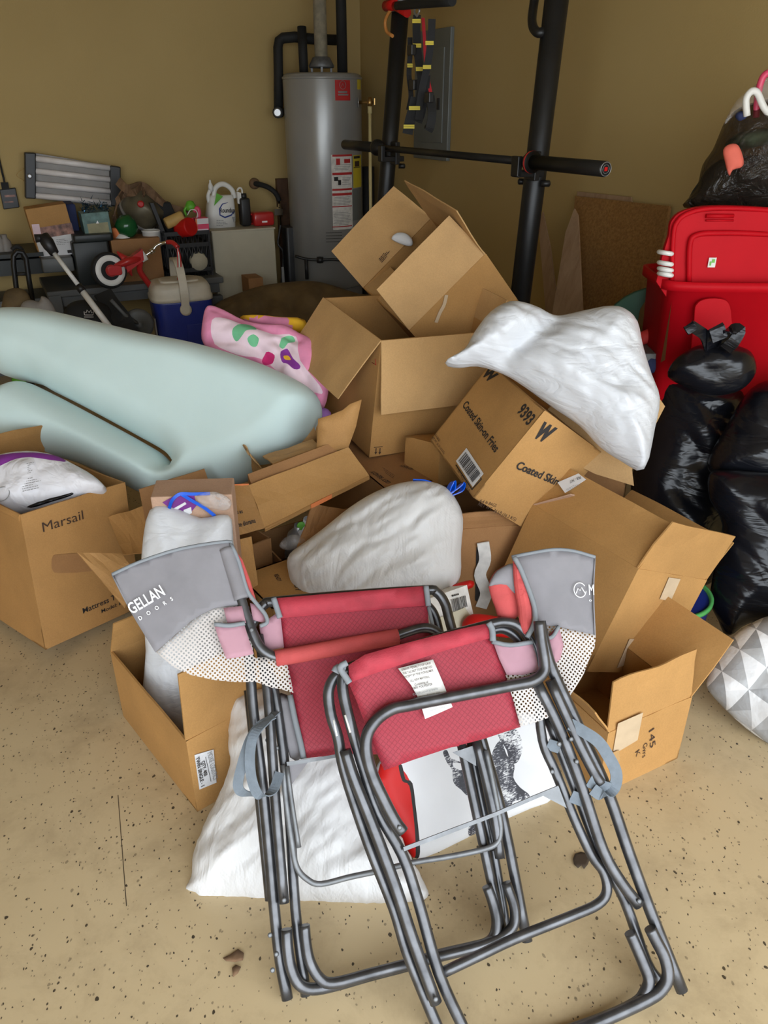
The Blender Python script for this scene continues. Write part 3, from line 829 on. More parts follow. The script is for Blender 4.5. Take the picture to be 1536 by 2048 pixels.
# black milk crate with toys
o = thing('milk_crate', 'black plastic lattice crate full of toys on the bench behind the cooler', 'crate')
mb = MB(); 
cw = (L(423, 520, .5)-L(338, 520, .5)).length; base = L(380, 560, .5); z0 = base.z; z1 = L(380, 466, .5).z; xc = L(380, 520, .5)
def CR(u, dd, z): p = L(380, 520, .5); return V((p.x, p.y, z))+UL*u-NL*dd
for dd in (0, .33):
    for z in (z0, z0+.06, z1-.07, z1):
        mb.box(CR(0, dd, z), UL*cw/2, NL*.006, V((0, 0, .012)))
    k = 9
    for i in range(k):
        for s in (-1, 1):
            u0 = -cw/2+cw*i/k; u1 = u0+cw/k*2*s
            if abs(u1) > cw/2+.01: continue
            mb.tube([CR(u0, dd, z0), CR(u1, dd, z1)], .005, 6)
for u in (-cw/2, cw/2):
    for z in (z0, z0+.06, z1-.07, z1): mb.box(CR(u, .165, z), UL*.006, NL*.17, V((0, 0, .012)))
    for i in range(7): mb.box(CR(u, .33*i/6, (z0+z1)/2), UL*.006, NL*.006, V((0, 0, (z1-z0)/2)))
mb.box(CR(0, .165, z0), UL*cw/2, NL*.17, V((0, 0, .005))); mk('lattice', mb, 'black_plastic', o)
mb = MB(); mb.box(CR(0, .17, (z0+z1)/2-.03), UL*cw*.46, NL*.145, V((0, 0, (z1-z0)*.36)))
single('dark_toy_bin', 'dark cloth bundle filling the black lattice crate', 'cloth', 'black_rubber', mb)
mb = MB(); c = L(397, 523, .485); mb.lathe(c, [(.001, -.03), (.05, -.025), (.06, 0), (.05, .025), (.001, .03)], NL, 20)
single('pale_ball', 'pale patterned ball seen through the lattice of the black crate', 'ball', 'cream_cabinet', mb)
mb = MB(); c = L(371, 456, .50); d = V((.5, -.3, .15)).normalized(); mb.lathe(c-d*.06, [(.045, 0), (.05, .02), (.055, .1), (.05, .11)], d, 24)
single('red_toy_cup', 'bright red cup on its side at the top of the black crate', 'toy', 'bright_red', mb)
o = thing('toy_package', 'pink, white and orange toy package at the right edge of the black crate', 'toy')
mb = MB(); pxbox(mb, L, 392, 436, 418, 468, .5, .08); bevel(mk('box_body', mb, 'pink_plastic', o), .002)
for y0, y1, m_ in ((437, 448, 'white_paper'), (458, 467, 'pale_pink_cloth')):
    mb = MB(); pxbox(mb, L, 394, y0, 417, y1, .503, .004); mk('printed_band', mb, m_, o)
mb = MB(); pxbox(mb, L, 392, 438, 395, 466, .504, .004); mk('orange_stripe', mb, 'orange_edge', o)
mb = MB(); a = L(331, 448, .48); b = L(366, 432, .48); mb.lathe(a, [(.03, 0), (.034, .01), (.034, (b-a).length-.01), (.03, (b-a).length)], b-a, 20)
single('wooden_block', 'tan wooden cylinder block lying across the black crate', 'toy', 'wood_block', mb)
mb = MB(); mb.lathe(L(381, 413, .42), [(.001, -.03), (.03, -.02), (.035, 0), (.02, .03), (.001, .035)], (0, 0, 1), 16); mb.tube([L(377, 410, .43), L(369, 420, .43), L(373, 432, .43)], .008, 8, sub=3)
single('green_toy', 'small green toy on top of the pile in the black crate', 'toy', 'roundup_green', mb)
mb = MB(); mb.tube([L(388, 424, .44), L(394, 416, .44), L(398, 428, .44), L(390, 447, .44), L(384, 436, .44)], .014, 10, sub=4)
single('pink_toy', 'shiny pink toy ring behind the toy package in the crate', 'toy', 'pink_plastic', mb)
mb = MB(); mb.tube([L(375, 430, .47), L(381, 420, .47), L(392, 421, .47), L(395, 432, .47), L(388, 444, .47)], .003, 8, sub=4)
single('white_loop', 'thin white string loop over the toys in the crate', 'string', 'white_plastic', mb)

# cream cabinet and what stands on it
o = thing('cream_cabinet', 'plain cream cabinet against the back wall beside the water heater', 'cabinet')
mb = MB(); a = L(427, 500, .42); b = L(551, 500, .42); t = L(490, 461, .42).z; mb.box((V((a.x, a.y, t/2))+V((b.x, b.y, t/2)))/2-NL*.19, UL*((b-a).length/2), NL*.19, V((0, 0, t/2)))
bevel(mk('cabinet_body', mb, 'cream_cabinet', o), .006)
mb = MB(); mb.box((V((a.x, a.y, t+.004))+V((b.x, b.y, t+.004)))/2-NL*.185, UL*((b-a).length/2+.004), NL*.195, V((0, 0, .005))); mk('cabinet_top', mb, 'cream_cabinet', o)
zt = t+.009
# weed killer jug
o = thing('weed_killer_jug', 'white weed killer jug with loop handle and green triangle on the cream cabinet', 'jug')
OJ = .32
mb = MB(); pts = [(417, 460), (417, 418), (420, 402), (425, 392), (428, 378), (433, 369), (441, 366), (452, 368), (462, 375), (469, 386), (472, 400), (474, 430), (475, 460)]
hole = [(438, 378), (444, 373), (452, 375), (458, 382), (459, 388), (452, 389), (444, 386)]
body = [L(x, y, OJ) for x, y in pts]
# body below handle as a rounded loft, handle as tube
c0 = L(446, 455, OJ); mb = MB()
prof = [(458, 417, 475), (430, 417, 474.5), (412, 418.5, 473), (400, 421, 472), (392, 424, 470)]
rings = []
for (y, xa, xb) in prof:
    A = L(xa, y, OJ); B = L(xb, y, OJ); z = zt+.002 if y == 458 else (A.z+B.z)/2; m_ = (A+B)/2; hw = (B-A).length/2; ring = []
    for k in range(24):
        a_ = 2*PI*k/24; ca, sa = math.cos(a_), math.sin(a_)
        ring.append(V((m_.x, m_.y, z))-NL*.06+UL*hw*math.copysign(abs(ca)**.6, ca)+NL*.06*math.copysign(abs(sa)**.6, sa)*(1 if y > 400 else .75))
    rings.append(ring)
vs = sum(rings, []); fs = [(i*24+k, i*24+(k+1) % 24, (i+1)*24+(k+1) % 24, (i+1)*24+k) for i in range(len(rings)-1) for k in range(24)]+[tuple(range(24))[::-1], tuple((len(rings)-1)*24+k for k in range(24))]
mb.add(vs, fs, True); mk('jug_body', mb, 'white_plastic', o)
mb = MB(); mb.tube([L(x, y, OJ-.06) for x, y in ((427, 396), (429, 380), (436, 371), (446, 368), (457, 373), (465, 382), (469, 396))], .016, 12, sub=4); mk('handle', mb, 'white_plastic', o)
mb = MB(); mb.lathe(L(421, 372, OJ-.05)-V((0, 0, .03)), [(.016, 0), (.016, .03), (.012, .04), (.007, .05), (.006, .065)], (0, 0, 1), 14); mk('cap', mb, 'white_plastic', o)
mb = MB(); mb.tube([L(418, 405, OJ-.05), L(416, 392, OJ-.05), L(420, 380, OJ-.05)], .012, 10, sub=4); mk('spout', mb, 'white_plastic', o)
mb = MB(); mb.box(L(478, 396, OJ-.02), UL*.012+V((0, 0, -.003)), NL*.012, V((0, 0, .035))); mb.tube([L(474, 382, OJ-.02), L(478, 376, OJ-.02), L(484, 380, OJ-.02), L(485, 410, OJ-.02)], .006, 8, sub=3); mk('spray_trigger', mb, 'white_plastic', o)
PJ = L(446, 430, OJ+.0035); 
def lj(px4, m_, nm): 
    mb = MB(); mb.add([onp(x, y, PJ, NL) for x, y in px4], [tuple(range(len(px4)))]); return mk(nm, mb, m_, o, fix=False)
lj([(428, 412), (433, 386), (446, 393)], 'roundup_green', 'green_triangle')
text_px('Roundup', (440, 425), (470, 425), PJ, NL, 'black_ink', o, h=.03, bold=.02)
mb = MB(); mb.tube([onp(x, y, PJ, NL) for x, y in ((456, 405), (445, 408), (439, 418), (440, 430), (450, 435), (463, 430), (469, 421))], [.001, .003, .004, .004, .005, .004, .001], 6); mk('blue_swoosh', mb, 'blue_ink', o)
printlines([(433, 439), (458, 439), (458, 453), (433, 453)], 4, PJ, NL, 'grey_ink', o)
lj([(464, 434), (472, 434), (468, 446)], 'grey_ink', 'warning_mark')
mb = MB(); c = L(492, 457, .30); mb.rbox(V((c.x, c.y, zt+.09)), UL*.033, NL*.035, V((0, 0, .085)), .4, 4, .012); mb.lathe(V((c.x, c.y, zt+.17)), [(.02, 0), (.02, .03), (.001, .032)], (0, 0, 1), 14)
single('oil_bottle', 'black oil bottle on the cream cabinet between white jug and red container', 'bottle', 'black_plastic', mb)
o = thing('red_container', 'small red plastic container with handle on the right end of the cream cabinet', 'container')
mb = MB(); c = L(526, 457, .32); mb.rbox(V((c.x, c.y, zt+.045)), UL*.07, NL*.045, V((0, 0, .043)), .35, 5, .015); mk('body', mb, 'red_paint', o)
mb = MB(); c2 = V((c.x, c.y, zt+.045))-UL*.07; mb.tube([c2+V((0, 0, .03)), c2-UL*.025+V((0, 0, .02)), c2-UL*.028-V((0, 0, .02)), c2-V((0, 0, .03))], .007, 8, sub=4); mk('handle', mb, 'red_paint', o)
mb = MB(); mb.box(V((c.x, c.y, zt+.03))+NL*.046, UL*.018, NL*.0008, V((0, 0, .005))); mk('white_marking', mb, 'white_ink', o)

# ---- water heater
HX = V((-.39, 5.55, 0)); HR = .247
ztop = 1.64; zbot = .02
o = thing('water_heater', 'tall grey cylindrical water heater in the corner with flue and warning labels', 'water heater')
mb = MB(); zb = onp(650, 545, HX, V((0, -1, 0))).z
mb.lathe(HX, [(HR-.006, .36), (HR, .37), (HR, ztop-.03), (HR-.004, ztop-.012), (HR-.02, ztop-.002), (HR-.03, ztop), (.05, ztop+.004)], (0, 0, 1), 64); mk('tank', mb, 'heater_enamel', o)
mb = MB(); mb.lathe(HX, [(HR-.02, .05), (HR-.01, .06), (HR-.01, .36)], (0, 0, 1), 64); mk('base_skirt', mb, 'heater_base_grey', o)
mb = MB(); mb.lathe(HX, [(HR+.004, ztop-.035), (HR+.004, ztop-.02), (HR-.004, ztop-.02)], (0, 0, 1), 64); mk('top_ring', mb, 'heater_enamel', o)
for k in range(3):
    a_ = k*2.1+.4; mb = MB(); mb.lathe(HX+V((math.cos(a_)*.18, math.sin(a_)*.18, 0)), [(.025, 0), (.02, .06)], (0, 0, 1), 12); mk('foot', mb, 'heater_base_grey', o)
# burner pipework band
mb = MB()
pts = [onp(x, y, HX+V((0, -HR-.03, 0)), V((0, -1, 0))) for x, y in ((590, 512), (612, 518), (640, 520), (668, 519), (700, 524))]
mb.tube(pts, .009, 8, sub=4); mb.lathe(pts[2], [(.02, -.02), (.022, 0), (.02, .02)], (1, 0, 0), 12); mb.tube([pts[1], pts[1]-V((0, 0, .13))], .012, 8)
mk('gas_line', mb, 'black_plastic', o)
# flue
mb = MB(); fz = ztop
mb.lathe(HX+V((0, 0, fz)), [(.075, .03), (.08, .04), (.055, .085), (.045, .09)], (0, 0, 1), 32); mk('draft_hood', mb, 'galvanised_steel', o)
mb = MB()
for k in range(3):
    a_ = k*2.1+.6; mb.box(HX+V((math.cos(a_)*.07, math.sin(a_)*.07, fz+.02)), (.006, 0, 0), (0, .006, 0), (0, 0, .02))
mk('hood_leg', mb, 'galvanised_steel', o)
mb = MB(); mb.lathe(HX+V((0, 0, fz+.09)), [(.040, 0), (.040, .33), (.043, .33), (.043, .345), (.038, .35), (.038, 1.0)], (0, 0, 1), 28); mk('flue_pipe', mb, 'flue_metal', o)
# insulated pipes
mb = MB(); pf = HX+V((0, .05, 0))
mb.tube([L(557, 222, .16), L(557, 150, .16), L(556, 95, .16), L(558, 82, .16), L(566, 76, .16), L(590, 74, .18), L(625, 78, .2), L(672, 80, .2)], .030, 14); mk('insulated_pipe', mb, 'pipe_foam', o)
mb = MB(); mb.tube([HX+V((-.11, -.02, ztop-.01)), HX+V((-.115, .02, ztop+.25))], .028, 14); mk('insulated_pipe', mb, 'pipe_foam', o)
mb = MB(); mb.tube([HX+V((.13, -.0, ztop-.01)), HX+V((.13, .0, ztop+.9))], .032, 14); mk('insulated_pipe', mb, 'pipe_foam', o)
mb = MB(); p = L(552, 225, .19); mb.tube([L(560, 224, .17), p+NL*.03], .034, 12); mk('pipe_elbow', mb, 'pipe_foam', o)
mb = MB(); mb.lathe(p+NL*.03, [(.026, 0), (.026, .02), (.02, .024)], NL-UL*.4, 14); mk('pipe_cap', mb, 'silver_cap', o)
# curved labels on the tank
def cyl(px, py):
    r = ray(px, py); d = V((r.x, r.y)); e = V((-HX.x, -HX.y)); A = d.dot(d); B = 2*d.dot(e); C = e.dot(e)-HR*HR
    t = (-B-math.sqrt(max(B*B-4*A*C, 0)))/(2*A); p = EYE+r*t; return math.atan2(p.y-HX.y, p.x-HX.x), p.z
def cpatch(x0, y0, x1, y1, nm, mat, k=0, par=None):
    xm = (x0+x1)/2; ym = (y0+y1)/2; a0, _ = cyl(x0, ym); a1, _ = cyl(x1, ym); _, z0 = cyl(xm, y0); _, z1 = cyl(xm, y1)
    mb = MB(); n = 10; vs = []; rr = HR+.0012+k*.0008
    for i in range(n+1):
        a_ = a0+(a1-a0)*i/n
        for z in (z1, z0): vs.append(HX+V((math.cos(a_)*rr, math.sin(a_)*rr, z)))
    mb.add(vs, [(2*i, 2*i+2, 2*i+3, 2*i+1) for i in range(n)], True); return mk(nm, mb, mat, par or o, fix=False)
cpatch(670, 160, 700, 201, 'red_brand_label', 'red_ink')
mb = MB(); a_, z_ = cyl(685, 170); pc = HX+V((math.cos(a_)*(HR+.003), math.sin(a_)*(HR+.003), z_)); nn = V((math.cos(a_), math.sin(a_), 0)); e1, e2, _ = basis(nn)
mb.tube([pc+e1*.022*math.cos(t)+e2*.022*math.sin(t) for t in np.linspace(0, 2*PI, 20)[:-1]], .0015, 5, closed=True); mb.tube([pc-e1*.01-e2*.008, pc+e2*.008, pc+e1*.01-e2*.008], .0015, 5); mk('logo_ring', mb, 'silver_cap', o)
cpatch(676, 182, 694, 186, 'label_print', 'silver_cap', 1); cpatch(676, 188, 696, 191, 'label_print', 'silver_cap', 1)
cpatch(714, 157, 721, 179, 'yellow_sticker', 'yellow_label')
WLB = cpatch(664, 309, 704, 459, 'warning_label', 'worn_white_paper')
cpatch(706, 310, 722, 375, 'yellow_label', 'yellow_label')
cpatch(707, 312, 719, 317, 'label_print', 'black_ink', 1); cpatch(709, 322, 718, 333, 'label_print', 'brown_ink', 1); cpatch(707, 334, 720, 335.5, 'label_print', 'black_ink', 1)
cpatch(705, 377, 722, 440, 'instruction_label', 'panel_grey')
for y0, y1 in ((309, 313), (345, 350), (377, 381), (386, 391), (412, 414), (452, 454)): cpatch(664.5, y0, 703.5, y1, 'red_band', 'red_ink', 1, WLB)
for i, y in enumerate([329, 333, 336, 339]+[355, 358, 361, 364, 368]+[394, 397, 400, 403, 406, 409]+[425, 428, 431, 434, 437, 440, 443, 446, 449]):
    x0 = 668 if i < 4 else (684 if i < 9 else 667); cpatch(x0+(0 if i % 3 else 2), y, 701-(i % 4)*1.5, y+.9, 'label_print', 'grey_ink', 1, WLB)
for x0, y0, x1, y1, m_ in ((672, 317, 680, 330, 'red_ink'), (688, 318, 700, 326, 'red_ink'), (668, 354, 676, 362, 'black_ink'), (676, 360, 682, 370, 'black_ink')): cpatch(x0, y0, x1, y1, 'pictogram', m_, 1, WLB)
for y in (465, 471, 477, 483): cpatch(652, y, 684, y+1, 'label_print', 'black_ink')
# relief valve and drain line
mb = MB(); a = onp(717, 205, HX+V((0, -HR*.4, 0)), V((0, -1, 0))); b = onp(746, 205, HX+V((0, -HR*.6, 0)), V((0, -1, 0)))
mb.tube([a, b], .010, 10); mb.lathe(b-V((.02, 0, 0)), [(.016, -.02), (.018, 0), (.013, .03)], (0, 0, 1), 12); mb.box(b+V((.01, 0, .005)), (.003, 0, 0), (0, .01, 0), (0, 0, .018)); mk('relief_valve', mb, 'brass', o)
mb = MB(); mb.lathe(a, [(.028, -.003), (.028, .003)], (1, 0, 0), 16); mk('valve_collar', mb, 'silver_cap', o)
mb = MB(); pt = b-V((.02, 0, .03)); mb.tube([pt, V((pt.x, pt.y, .12))], .0105, 12); mb.lathe(pt, [(.014, -.03), (.014, .01)], (0, 0, 1), 12); mk('drain_pipe', mb, 'yellow_pvc', o)
mb = MB(); mb.tube([HX+V((.28, .1, 0)), HX+V((.28, .1, 1.1))], .045, 16)
single('black_downpipe', 'thick black vertical pipe in the corner behind the yellow drain line', 'pipe', 'pipe_foam', mb)
# board, gas elbow, valve and hose beside heater
mb = MB(); a = L(568, 420, .03); mb.box(V((a.x, a.y, .5)), UL*.045, NL*.02, V((0, 0, .52)))
single('wooden_plank', 'dark stained plank fixed upright on the wall left of the heater', 'plank', 'dark_wood', mb, bev=.002)
o = thing('gas_supply_line', 'black gas pipe from the wall with valve and grey hose beside the heater', 'pipe')
mb = MB(); mb.tube([L(507, 367, .03), L(520, 369, .08), L(535, 374, .12), L(548, 383, .14), L(555, 393, .14), L(558, 402, .14)], .017, 10, sub=3); mk('pipe', mb, 'pipe_foam', o)
mb = MB(); mb.lathe(L(508, 367, .02), [(.035, 0), (.035, .02), (.02, .03)], NL, 16); mk('wall_flange', mb, 'brown_strap', o)
mb = MB(); mb.tube([L(558, 402, .14), L(561, 450, .14)], .008, 8); mb.lathe(L(559, 423, .14), [(.018, -.03), (.024, -.01), (.024, .02), (.016, .03)], (0, 0, 1), 12); mb.box(L(557, 424, .17), UL*.03, NL*.004, V((0, 0, .02))); mk('valve', mb, 'chrome', o)
mb = MB(); mb.tube([L(561, 450, .14), L(558, 470, .14), L(556, 488, .15), L(566, 503, .16), L(566, 530, .16), L(562, 568, .16)], .006, 8, sub=4); mk('hose', mb, 'galvanised_steel', o)
mb = MB(); pxbox(mb, L, 564, 534, 570, 568, .2, .004); mk('hanging_tag', mb, 'white_plastic', o)
mb = MB(); a = L(584, 520, .30); mb.rbox(V((a.x, a.y, a.z/2+.1)), UL*.05, NL*.05, V((0, 0, a.z/2+.12)), .4, 5, .006)
single('black_post', 'short black square post standing left of the heater base', 'post', 'black_plastic', mb)
mb = MB(); pxbox(mb, L, 498, 556, 527, 590, .75, .15)
o = single('small_carton', 'small brown carton on the floor in front of the cream cabinet', 'box', CB[3], mb, bev=.002)
# tarp heap
mb = pillow([(425, 640), (430, 612), (470, 592), (520, 575), (580, 566), (640, 566), (720, 590), (780, 600), (800, 690), (620, 700), (430, 690)], V((-.55, 4.75, .25)), V((0, -.8, .6)), .12, .25, .2, .03, .05, 5, seed=3)
single('brown_tarp', 'brown canvas tarp crumpled on the floor before the cabinet and heater', 'tarp', 'brown_tarp', mb)

# hand truck at the far left
o = thing('hand_truck', 'black tubular hand truck frame standing at the far left', 'hand truck')
PT = L(30, 550, .75)
def HT(x, y, k=0): return onp(x, y, PT+NL*k, NL)
mb = MB(); mb.tube([HT(40, 640), HT(33, 580), HT(27, 530), HT(27, 512), HT(34, 503), HT(45, 505), HT(52, 516), HT(58, 560), HT(70, 630)], .014, 10); mk('frame', mb, 'matte_black_steel', o)
mb = MB(); mb.tube([HT(24, 500, -.1), HT(33, 493, -.1), HT(44, 500, -.1), HT(48, 520, -.1)], .012, 10, sub=3); mk('handle', mb, 'black_rubber', o)
for y in (548, 590): mb = MB(); mb.tube([HT(30, y), HT(60, y)], .009, 8); mk('crossbar', mb, 'matte_black_steel', o)
mb = MB(); a = HT(36, 640); mb.lathe(V((a.x, a.y-.02, .1)), [(.03, -.02), (.1, -.02), (.1, .02), (.03, .02)], UL, 20); mk('wheel', mb, 'black_rubber', o)
o = thing('shelf_unit', 'low grey shelf at the far left behind the hand truck', 'shelf')
mb = MB(); pxbox(mb, L, -80, 522, 88, 553, .42, .36); mk('drawer_band', mb, 'dark_green_plastic', o)
mb = MB(); a = L(0, 560, .40); mb.box(V((a.x, a.y, .22))-NL*.17, UL*.38, NL*.16, V((0, 0, .22))); mk('body', mb, 'grey_plastic', o)
mb = MB(); pxbox(mb, L, -80, 510, 88, 518, .44, .4); mk('shelf_top', mb, 'dark_green_plastic', o)
for i, x in enumerate((4, 16)):
    mb = MB(); c = L(x, 508, .3); mb.lathe(c, [(.03, 0), (.035, .02), (.03, .07), (.015, .09), (.015, .11)], (0, 0, 1), 14)
    single('glass_jar', ('dusty glass jar at the left frame edge on the low shelf', 'dusty glass jar beside the hand truck handle on the low shelf')[i], 'jar', 'panel_reflector', mb, 'jars on the low shelf')
# bundle of papers on dark crate at left
mb = pillow([(5, 600), (15, 580), (45, 578), (62, 600), (60, 640), (8, 640)], L(30, 610, 1.0), NL, .06, .1, .08, .03, .03, 9, seed=5)
single('dusty_sack', 'dusty grey crumpled sack at the far left on the floor', 'sack', 'brown_tarp', mb)
mb = pillow([(42, 610), (60, 600), (78, 604), (84, 592), (104, 606), (112, 640), (45, 640)], L(80, 625, 1.1), NL, .04, .08, .06, .02, .02, 14, seed=6)
single('paper_bag', 'crumpled off-white paper bag tucked behind the foam topper', 'bag', 'panel_reflector', mb)
mb = MB(); a = L(55, 620, .95); mb.box(a, UL*.12+V((0, 0, -.03)), NL*.02, V((0, 0, .008)))
single('white_stick', 'thin white wooden stick poking from behind the foam topper at left', 'stick', 'white_plastic', mb)

# white pole with black grip
o = thing('telescopic_pole', 'white telescopic pole with black grip leaning in front of the dark tote', 'pole')
PP = L(150, 560, 1.0)
def PL(x, y): t = (y-480)/170; return onp(x, y, PP+NL*(t*.25-.1), NL)
mb = MB(); mb.tube([PL(108, 506), PL(161, 576)], .012, 12); mk('upper_tube', mb, 'white_plastic', o)
mb = MB(); mb.tube([PL(163, 580), PL(220, 655)], .0165, 12); a = PL(220, 655); b = PL(163, 580); d = (a-b).normalized(); mb.tube([a, a+d*min(.6, (a.z-.02)/max(-d.z, .1))], .0165, 12); mk('lower_tube', mb, 'white_plastic', o)
mb = MB(); mb.tube([PL(156, 571), PL(166, 583)], .021, 12); mk('lock_collar', mb, 'black_plastic', o)
mb = MB(); mb.tube([PL(86, 472), PL(95, 485), PL(109, 507)], [.03, .034, .024], 14); mb.tube([PL(94, 480), PL(82, 476), PL(70, 477)], [.024, .02, .022], 12); mb.tube([PL(97, 492), PL(90, 497)], .017, 10); mk('grip', mb, 'black_plastic', o)

# tricycle
o = thing('tricycle', 'red tricycle with white front wheel and chrome handlebar upended on the bench', 'tricycle')
PW = L(218, 540, .80)
def TW(x, y, k=0.0): return onp(x, y, PW+NL*k, NL)
c = TW(217.5, 541); rw = (TW(250, 541)-c).length; ax = (NL*1.0+UL*.18+V((0, 0, .12))).normalized()
mb = MB(); mb.lathe(c-ax*.015, [(rw*.80, -.008), (rw*1.06, -.01), (rw*1.12, .01), (rw*1.12, .025), (rw*1.05, .045), (rw*.85, .045)], ax, 40); tyre = mk('wheel', mb, 'black_rubber', o)
WH = tyre
mb = MB(); mb.lathe(c, [(rw*.98, .0), (rw*.98, .022), (rw*.92, .034), (rw*.62, .034), (rw*.55, .024), (rw*.3, .026), (rw*.25, .04), (.001, .042)], ax, 40); mk('wheel_disc', mb, 'white_plastic', WH)
mb = MB(); mb.lathe(c+UL*.0, [(.028, .03), (.034, .05), (.028, .065), (.001, .07)], ax, 20); mb.rbox(c+ax*.06+UL*.012, UL*.038, V((0, 0, .026)), ax*.014, .5, 5, .004); mk('pedal', mb, 'red_paint', o)
mb = MB(); mb.tube([c+ax*.06, TW(232, 532, .03), TW(252, 524, .03), TW(285, 514, 0)], [.014, .014, .022, .026], 12); mb.box(TW(268, 520, .0), UL*.05+V((0, 0, .03)), NL*.03, V((0, 0, .03))); mk('fork', mb, 'red_paint', o)
for pts in ([(234, 503), (248, 517), (256, 522)], [(264, 552), (256, 535), (256, 524)]):
    mb = MB(); mb.tube([TW(x, y) for x, y in pts], [.004, .022, .03], 10); mk('fork_blade', mb, 'red_paint', o)
mb = MB(); mb.tube([TW(282, 519), TW(279, 535, -.02), TW(282, 546, -.03), TW(292, 560, -.05), TW(305, 578, -.08)], .017, 12, sub=3); mk('frame_tube', mb, 'red_paint', o)
mb = MB(); mb.tube([TW(281, 516), TW(291, 510)], .028, 14); mk('head_collar', mb, 'white_plastic', o)
mb = MB(); mb.tube([TW(289, 512), TW(304, 502), TW(312, 492), TW(322, 487), TW(335, 484, .02)], .009, 10, sub=3); mb.tube([TW(300, 505), TW(308, 499)], .014, 10); mk('handlebar', mb, 'chrome', o)
mb = MB(); mb.tube([TW(334, 484, .02), TW(345, 485, .05), TW(356, 495, .08)], .013, 10, sub=3); mk('handle_grip', mb, 'red_paint', o)
for i, (x, m_) in enumerate(((355, 'red_paint'), (358, 'white_plastic'), (361, 'bright_red'))):
    mb = MB(); mb.strap([TW(355, 494, .08), TW(x, 515, .08), TW(x+1, 542, .09), TW(x, 560, .09)], .006, UL, .001); mk('streamer', mb, m_, o)

# cooler
o = thing('cooler', 'blue picnic cooler with cream lid and raised carry handle behind the foam topper', 'cooler')
YC = 4.5; cc = atY(352, 640, YC); zt_ = atY(352, 584, YC).z-.045
nC = V((.42, -1, 0)).normalized(); uC = V((-nC.y, nC.x, 0)); uC = uC if uC.x > 0 else -uC
hw = .175; hd = .145; hb = zt_
cen = V((cc.x, YC+.16, 0))
mb = MB(); nr = 28; vs = []
def rr(hw_, hd_, z, e=.45):
    out = []
    for k in range(nr):
        a_ = 2*PI*k/nr; ca, sa = math.cos(a_), math.sin(a_); out.append(cen+uC*hw_*math.copysign(abs(ca)**e, ca)+nC*hd_*math.copysign(abs(sa)**e, sa)+V((0, 0, z)))
    return out
def loft(levels, mat, name, par, e=.45):
    mb = MB(); vs = []
    for (a_, b_, z) in levels: vs += rr(a_, b_, z, e)
    m = len(levels); fs = [(i*nr+k, i*nr+(k+1) % nr, (i+1)*nr+(k+1) % nr, (i+1)*nr+k) for i in range(m-1) for k in range(nr)]+[tuple(range(nr))[::-1], tuple((m-1)*nr+k for k in range(nr))]
    mb.add(vs, fs, True); return mk(name, mb, mat, par)
loft([(hw*.86, hd*.86, .005), (hw*.88, hd*.88, .02), (hw, hd, hb-.03), (hw, hd, hb-.01)], 'blue_plastic', 'body', o)
loft([(hw*1.03, hd*1.03, hb-.018), (hw*1.03, hd*1.03, hb+.005), (hw*.99, hd*.99, hb+.012), (hw*.98, hd*.98, hb+.05), (hw*.90, hd*.9, hb+.075), (hw*.8, hd*.78, hb+.082)], 'cream_plastic', 'lid', o)
loft([(hw*.66, hd*.6, hb+.078), (hw*.64, hd*.58, hb+.09), (hw*.60, hd*.54, hb+.092)], 'cream_plastic', 'lid_panel', o)
mb = MB(); fc = cen+nC*(hd+.002); mb.box(fc+uC*.08+V((0, 0, hb*.52)), uC*.085, nC*.003, V((0, 0, .075))); bevel(mk('front_panel', mb, 'blue_plastic', o), .003)
mb = MB(); hp = cen
mb.strap([hp+nC*(hd+.012)+V((0, 0, hb-.06)), hp+nC*(hd+.02)+V((0, 0, hb+.05)), hp+nC*(hd*.85)+V((0, 0, hb+.15)), hp+nC*.04+V((0, 0, hb+.195)), hp-nC*.06+V((0, 0, hb+.195)), hp-nC*(hd*.8)+V((0, 0, hb+.17)), hp-nC*(hd*.98)+V((0, 0, hb+.10)), hp-nC*(hd+.01)+V((0, 0, hb-.05))], .045, uC, .014, 6)
for s in (-1, 1): mb.lathe(hp+nC*s*(hd+.005)+V((0, 0, hb-.06)), [(.034, 0), (.034, .012), (.02, .016)], nC*s, 18)
mk('carry_handle', mb, 'cream_plastic', o)
mb = MB(); q = cen-uC*(hw*.985)+nC*.03; mb.box(q+V((0, 0, hb*.60)), nC*.05, uC*.004, V((0, 0, .075))); stk_ = mk('sticker', mb, 'silver_cap', o)
mb = MB(); q2 = q-uC*.006+V((0, 0, hb*.58)); mb.add([q2-nC*.03+V((0, 0, .03)), q2+nC*.03-V((0, 0, .0)), q2-nC*.03-V((0, 0, .04))], [(0, 1, 2)]); mk('sticker_print', mb, 'cream_plastic', stk_, fix=False)

# backpack with crown mark, small wheel
o = thing('black_backpack', 'black bag with a pale crown emblem on the floor beneath the bench', 'bag')
mb = pillow([(128, 670), (130, 622), (150, 604), (190, 602), (225, 620), (240, 680)], L(180, 640, .95), NL, .08, .15, .12, .03, .012, 9, seed=8); mk('bag_body', mb, 'black_rubber', o)
CW = L(178, 630, 1.035); mb = MB()
mb.tube([onp(x, y, CW, NL) for x, y in ((169, 630), (168, 623), (172, 626), (174, 620), (178, 625), (182, 620), (183, 626), (187, 623), (186, 630), (169, 630))], .0022, 5); mb.tube([onp(168, 634, CW, NL), onp(187, 634, CW, NL)], .0022, 5); mk('crown_emblem', mb, 'light_diffuser', o)
o = thing('stroller', 'folded dark stroller with small grey wheel beneath the bench left of the blue cooler', 'stroller')
mb = MB(); c = L(277, 648, .95); mb.lathe(c, [(.02, -.02), (.07, -.02), (.085, -.01), (.085, .01), (.07, .02), (.02, .02), (.02, .03), (.001, .03)], NL, 28)
mk('wheel', mb, 'grey_plastic', o)
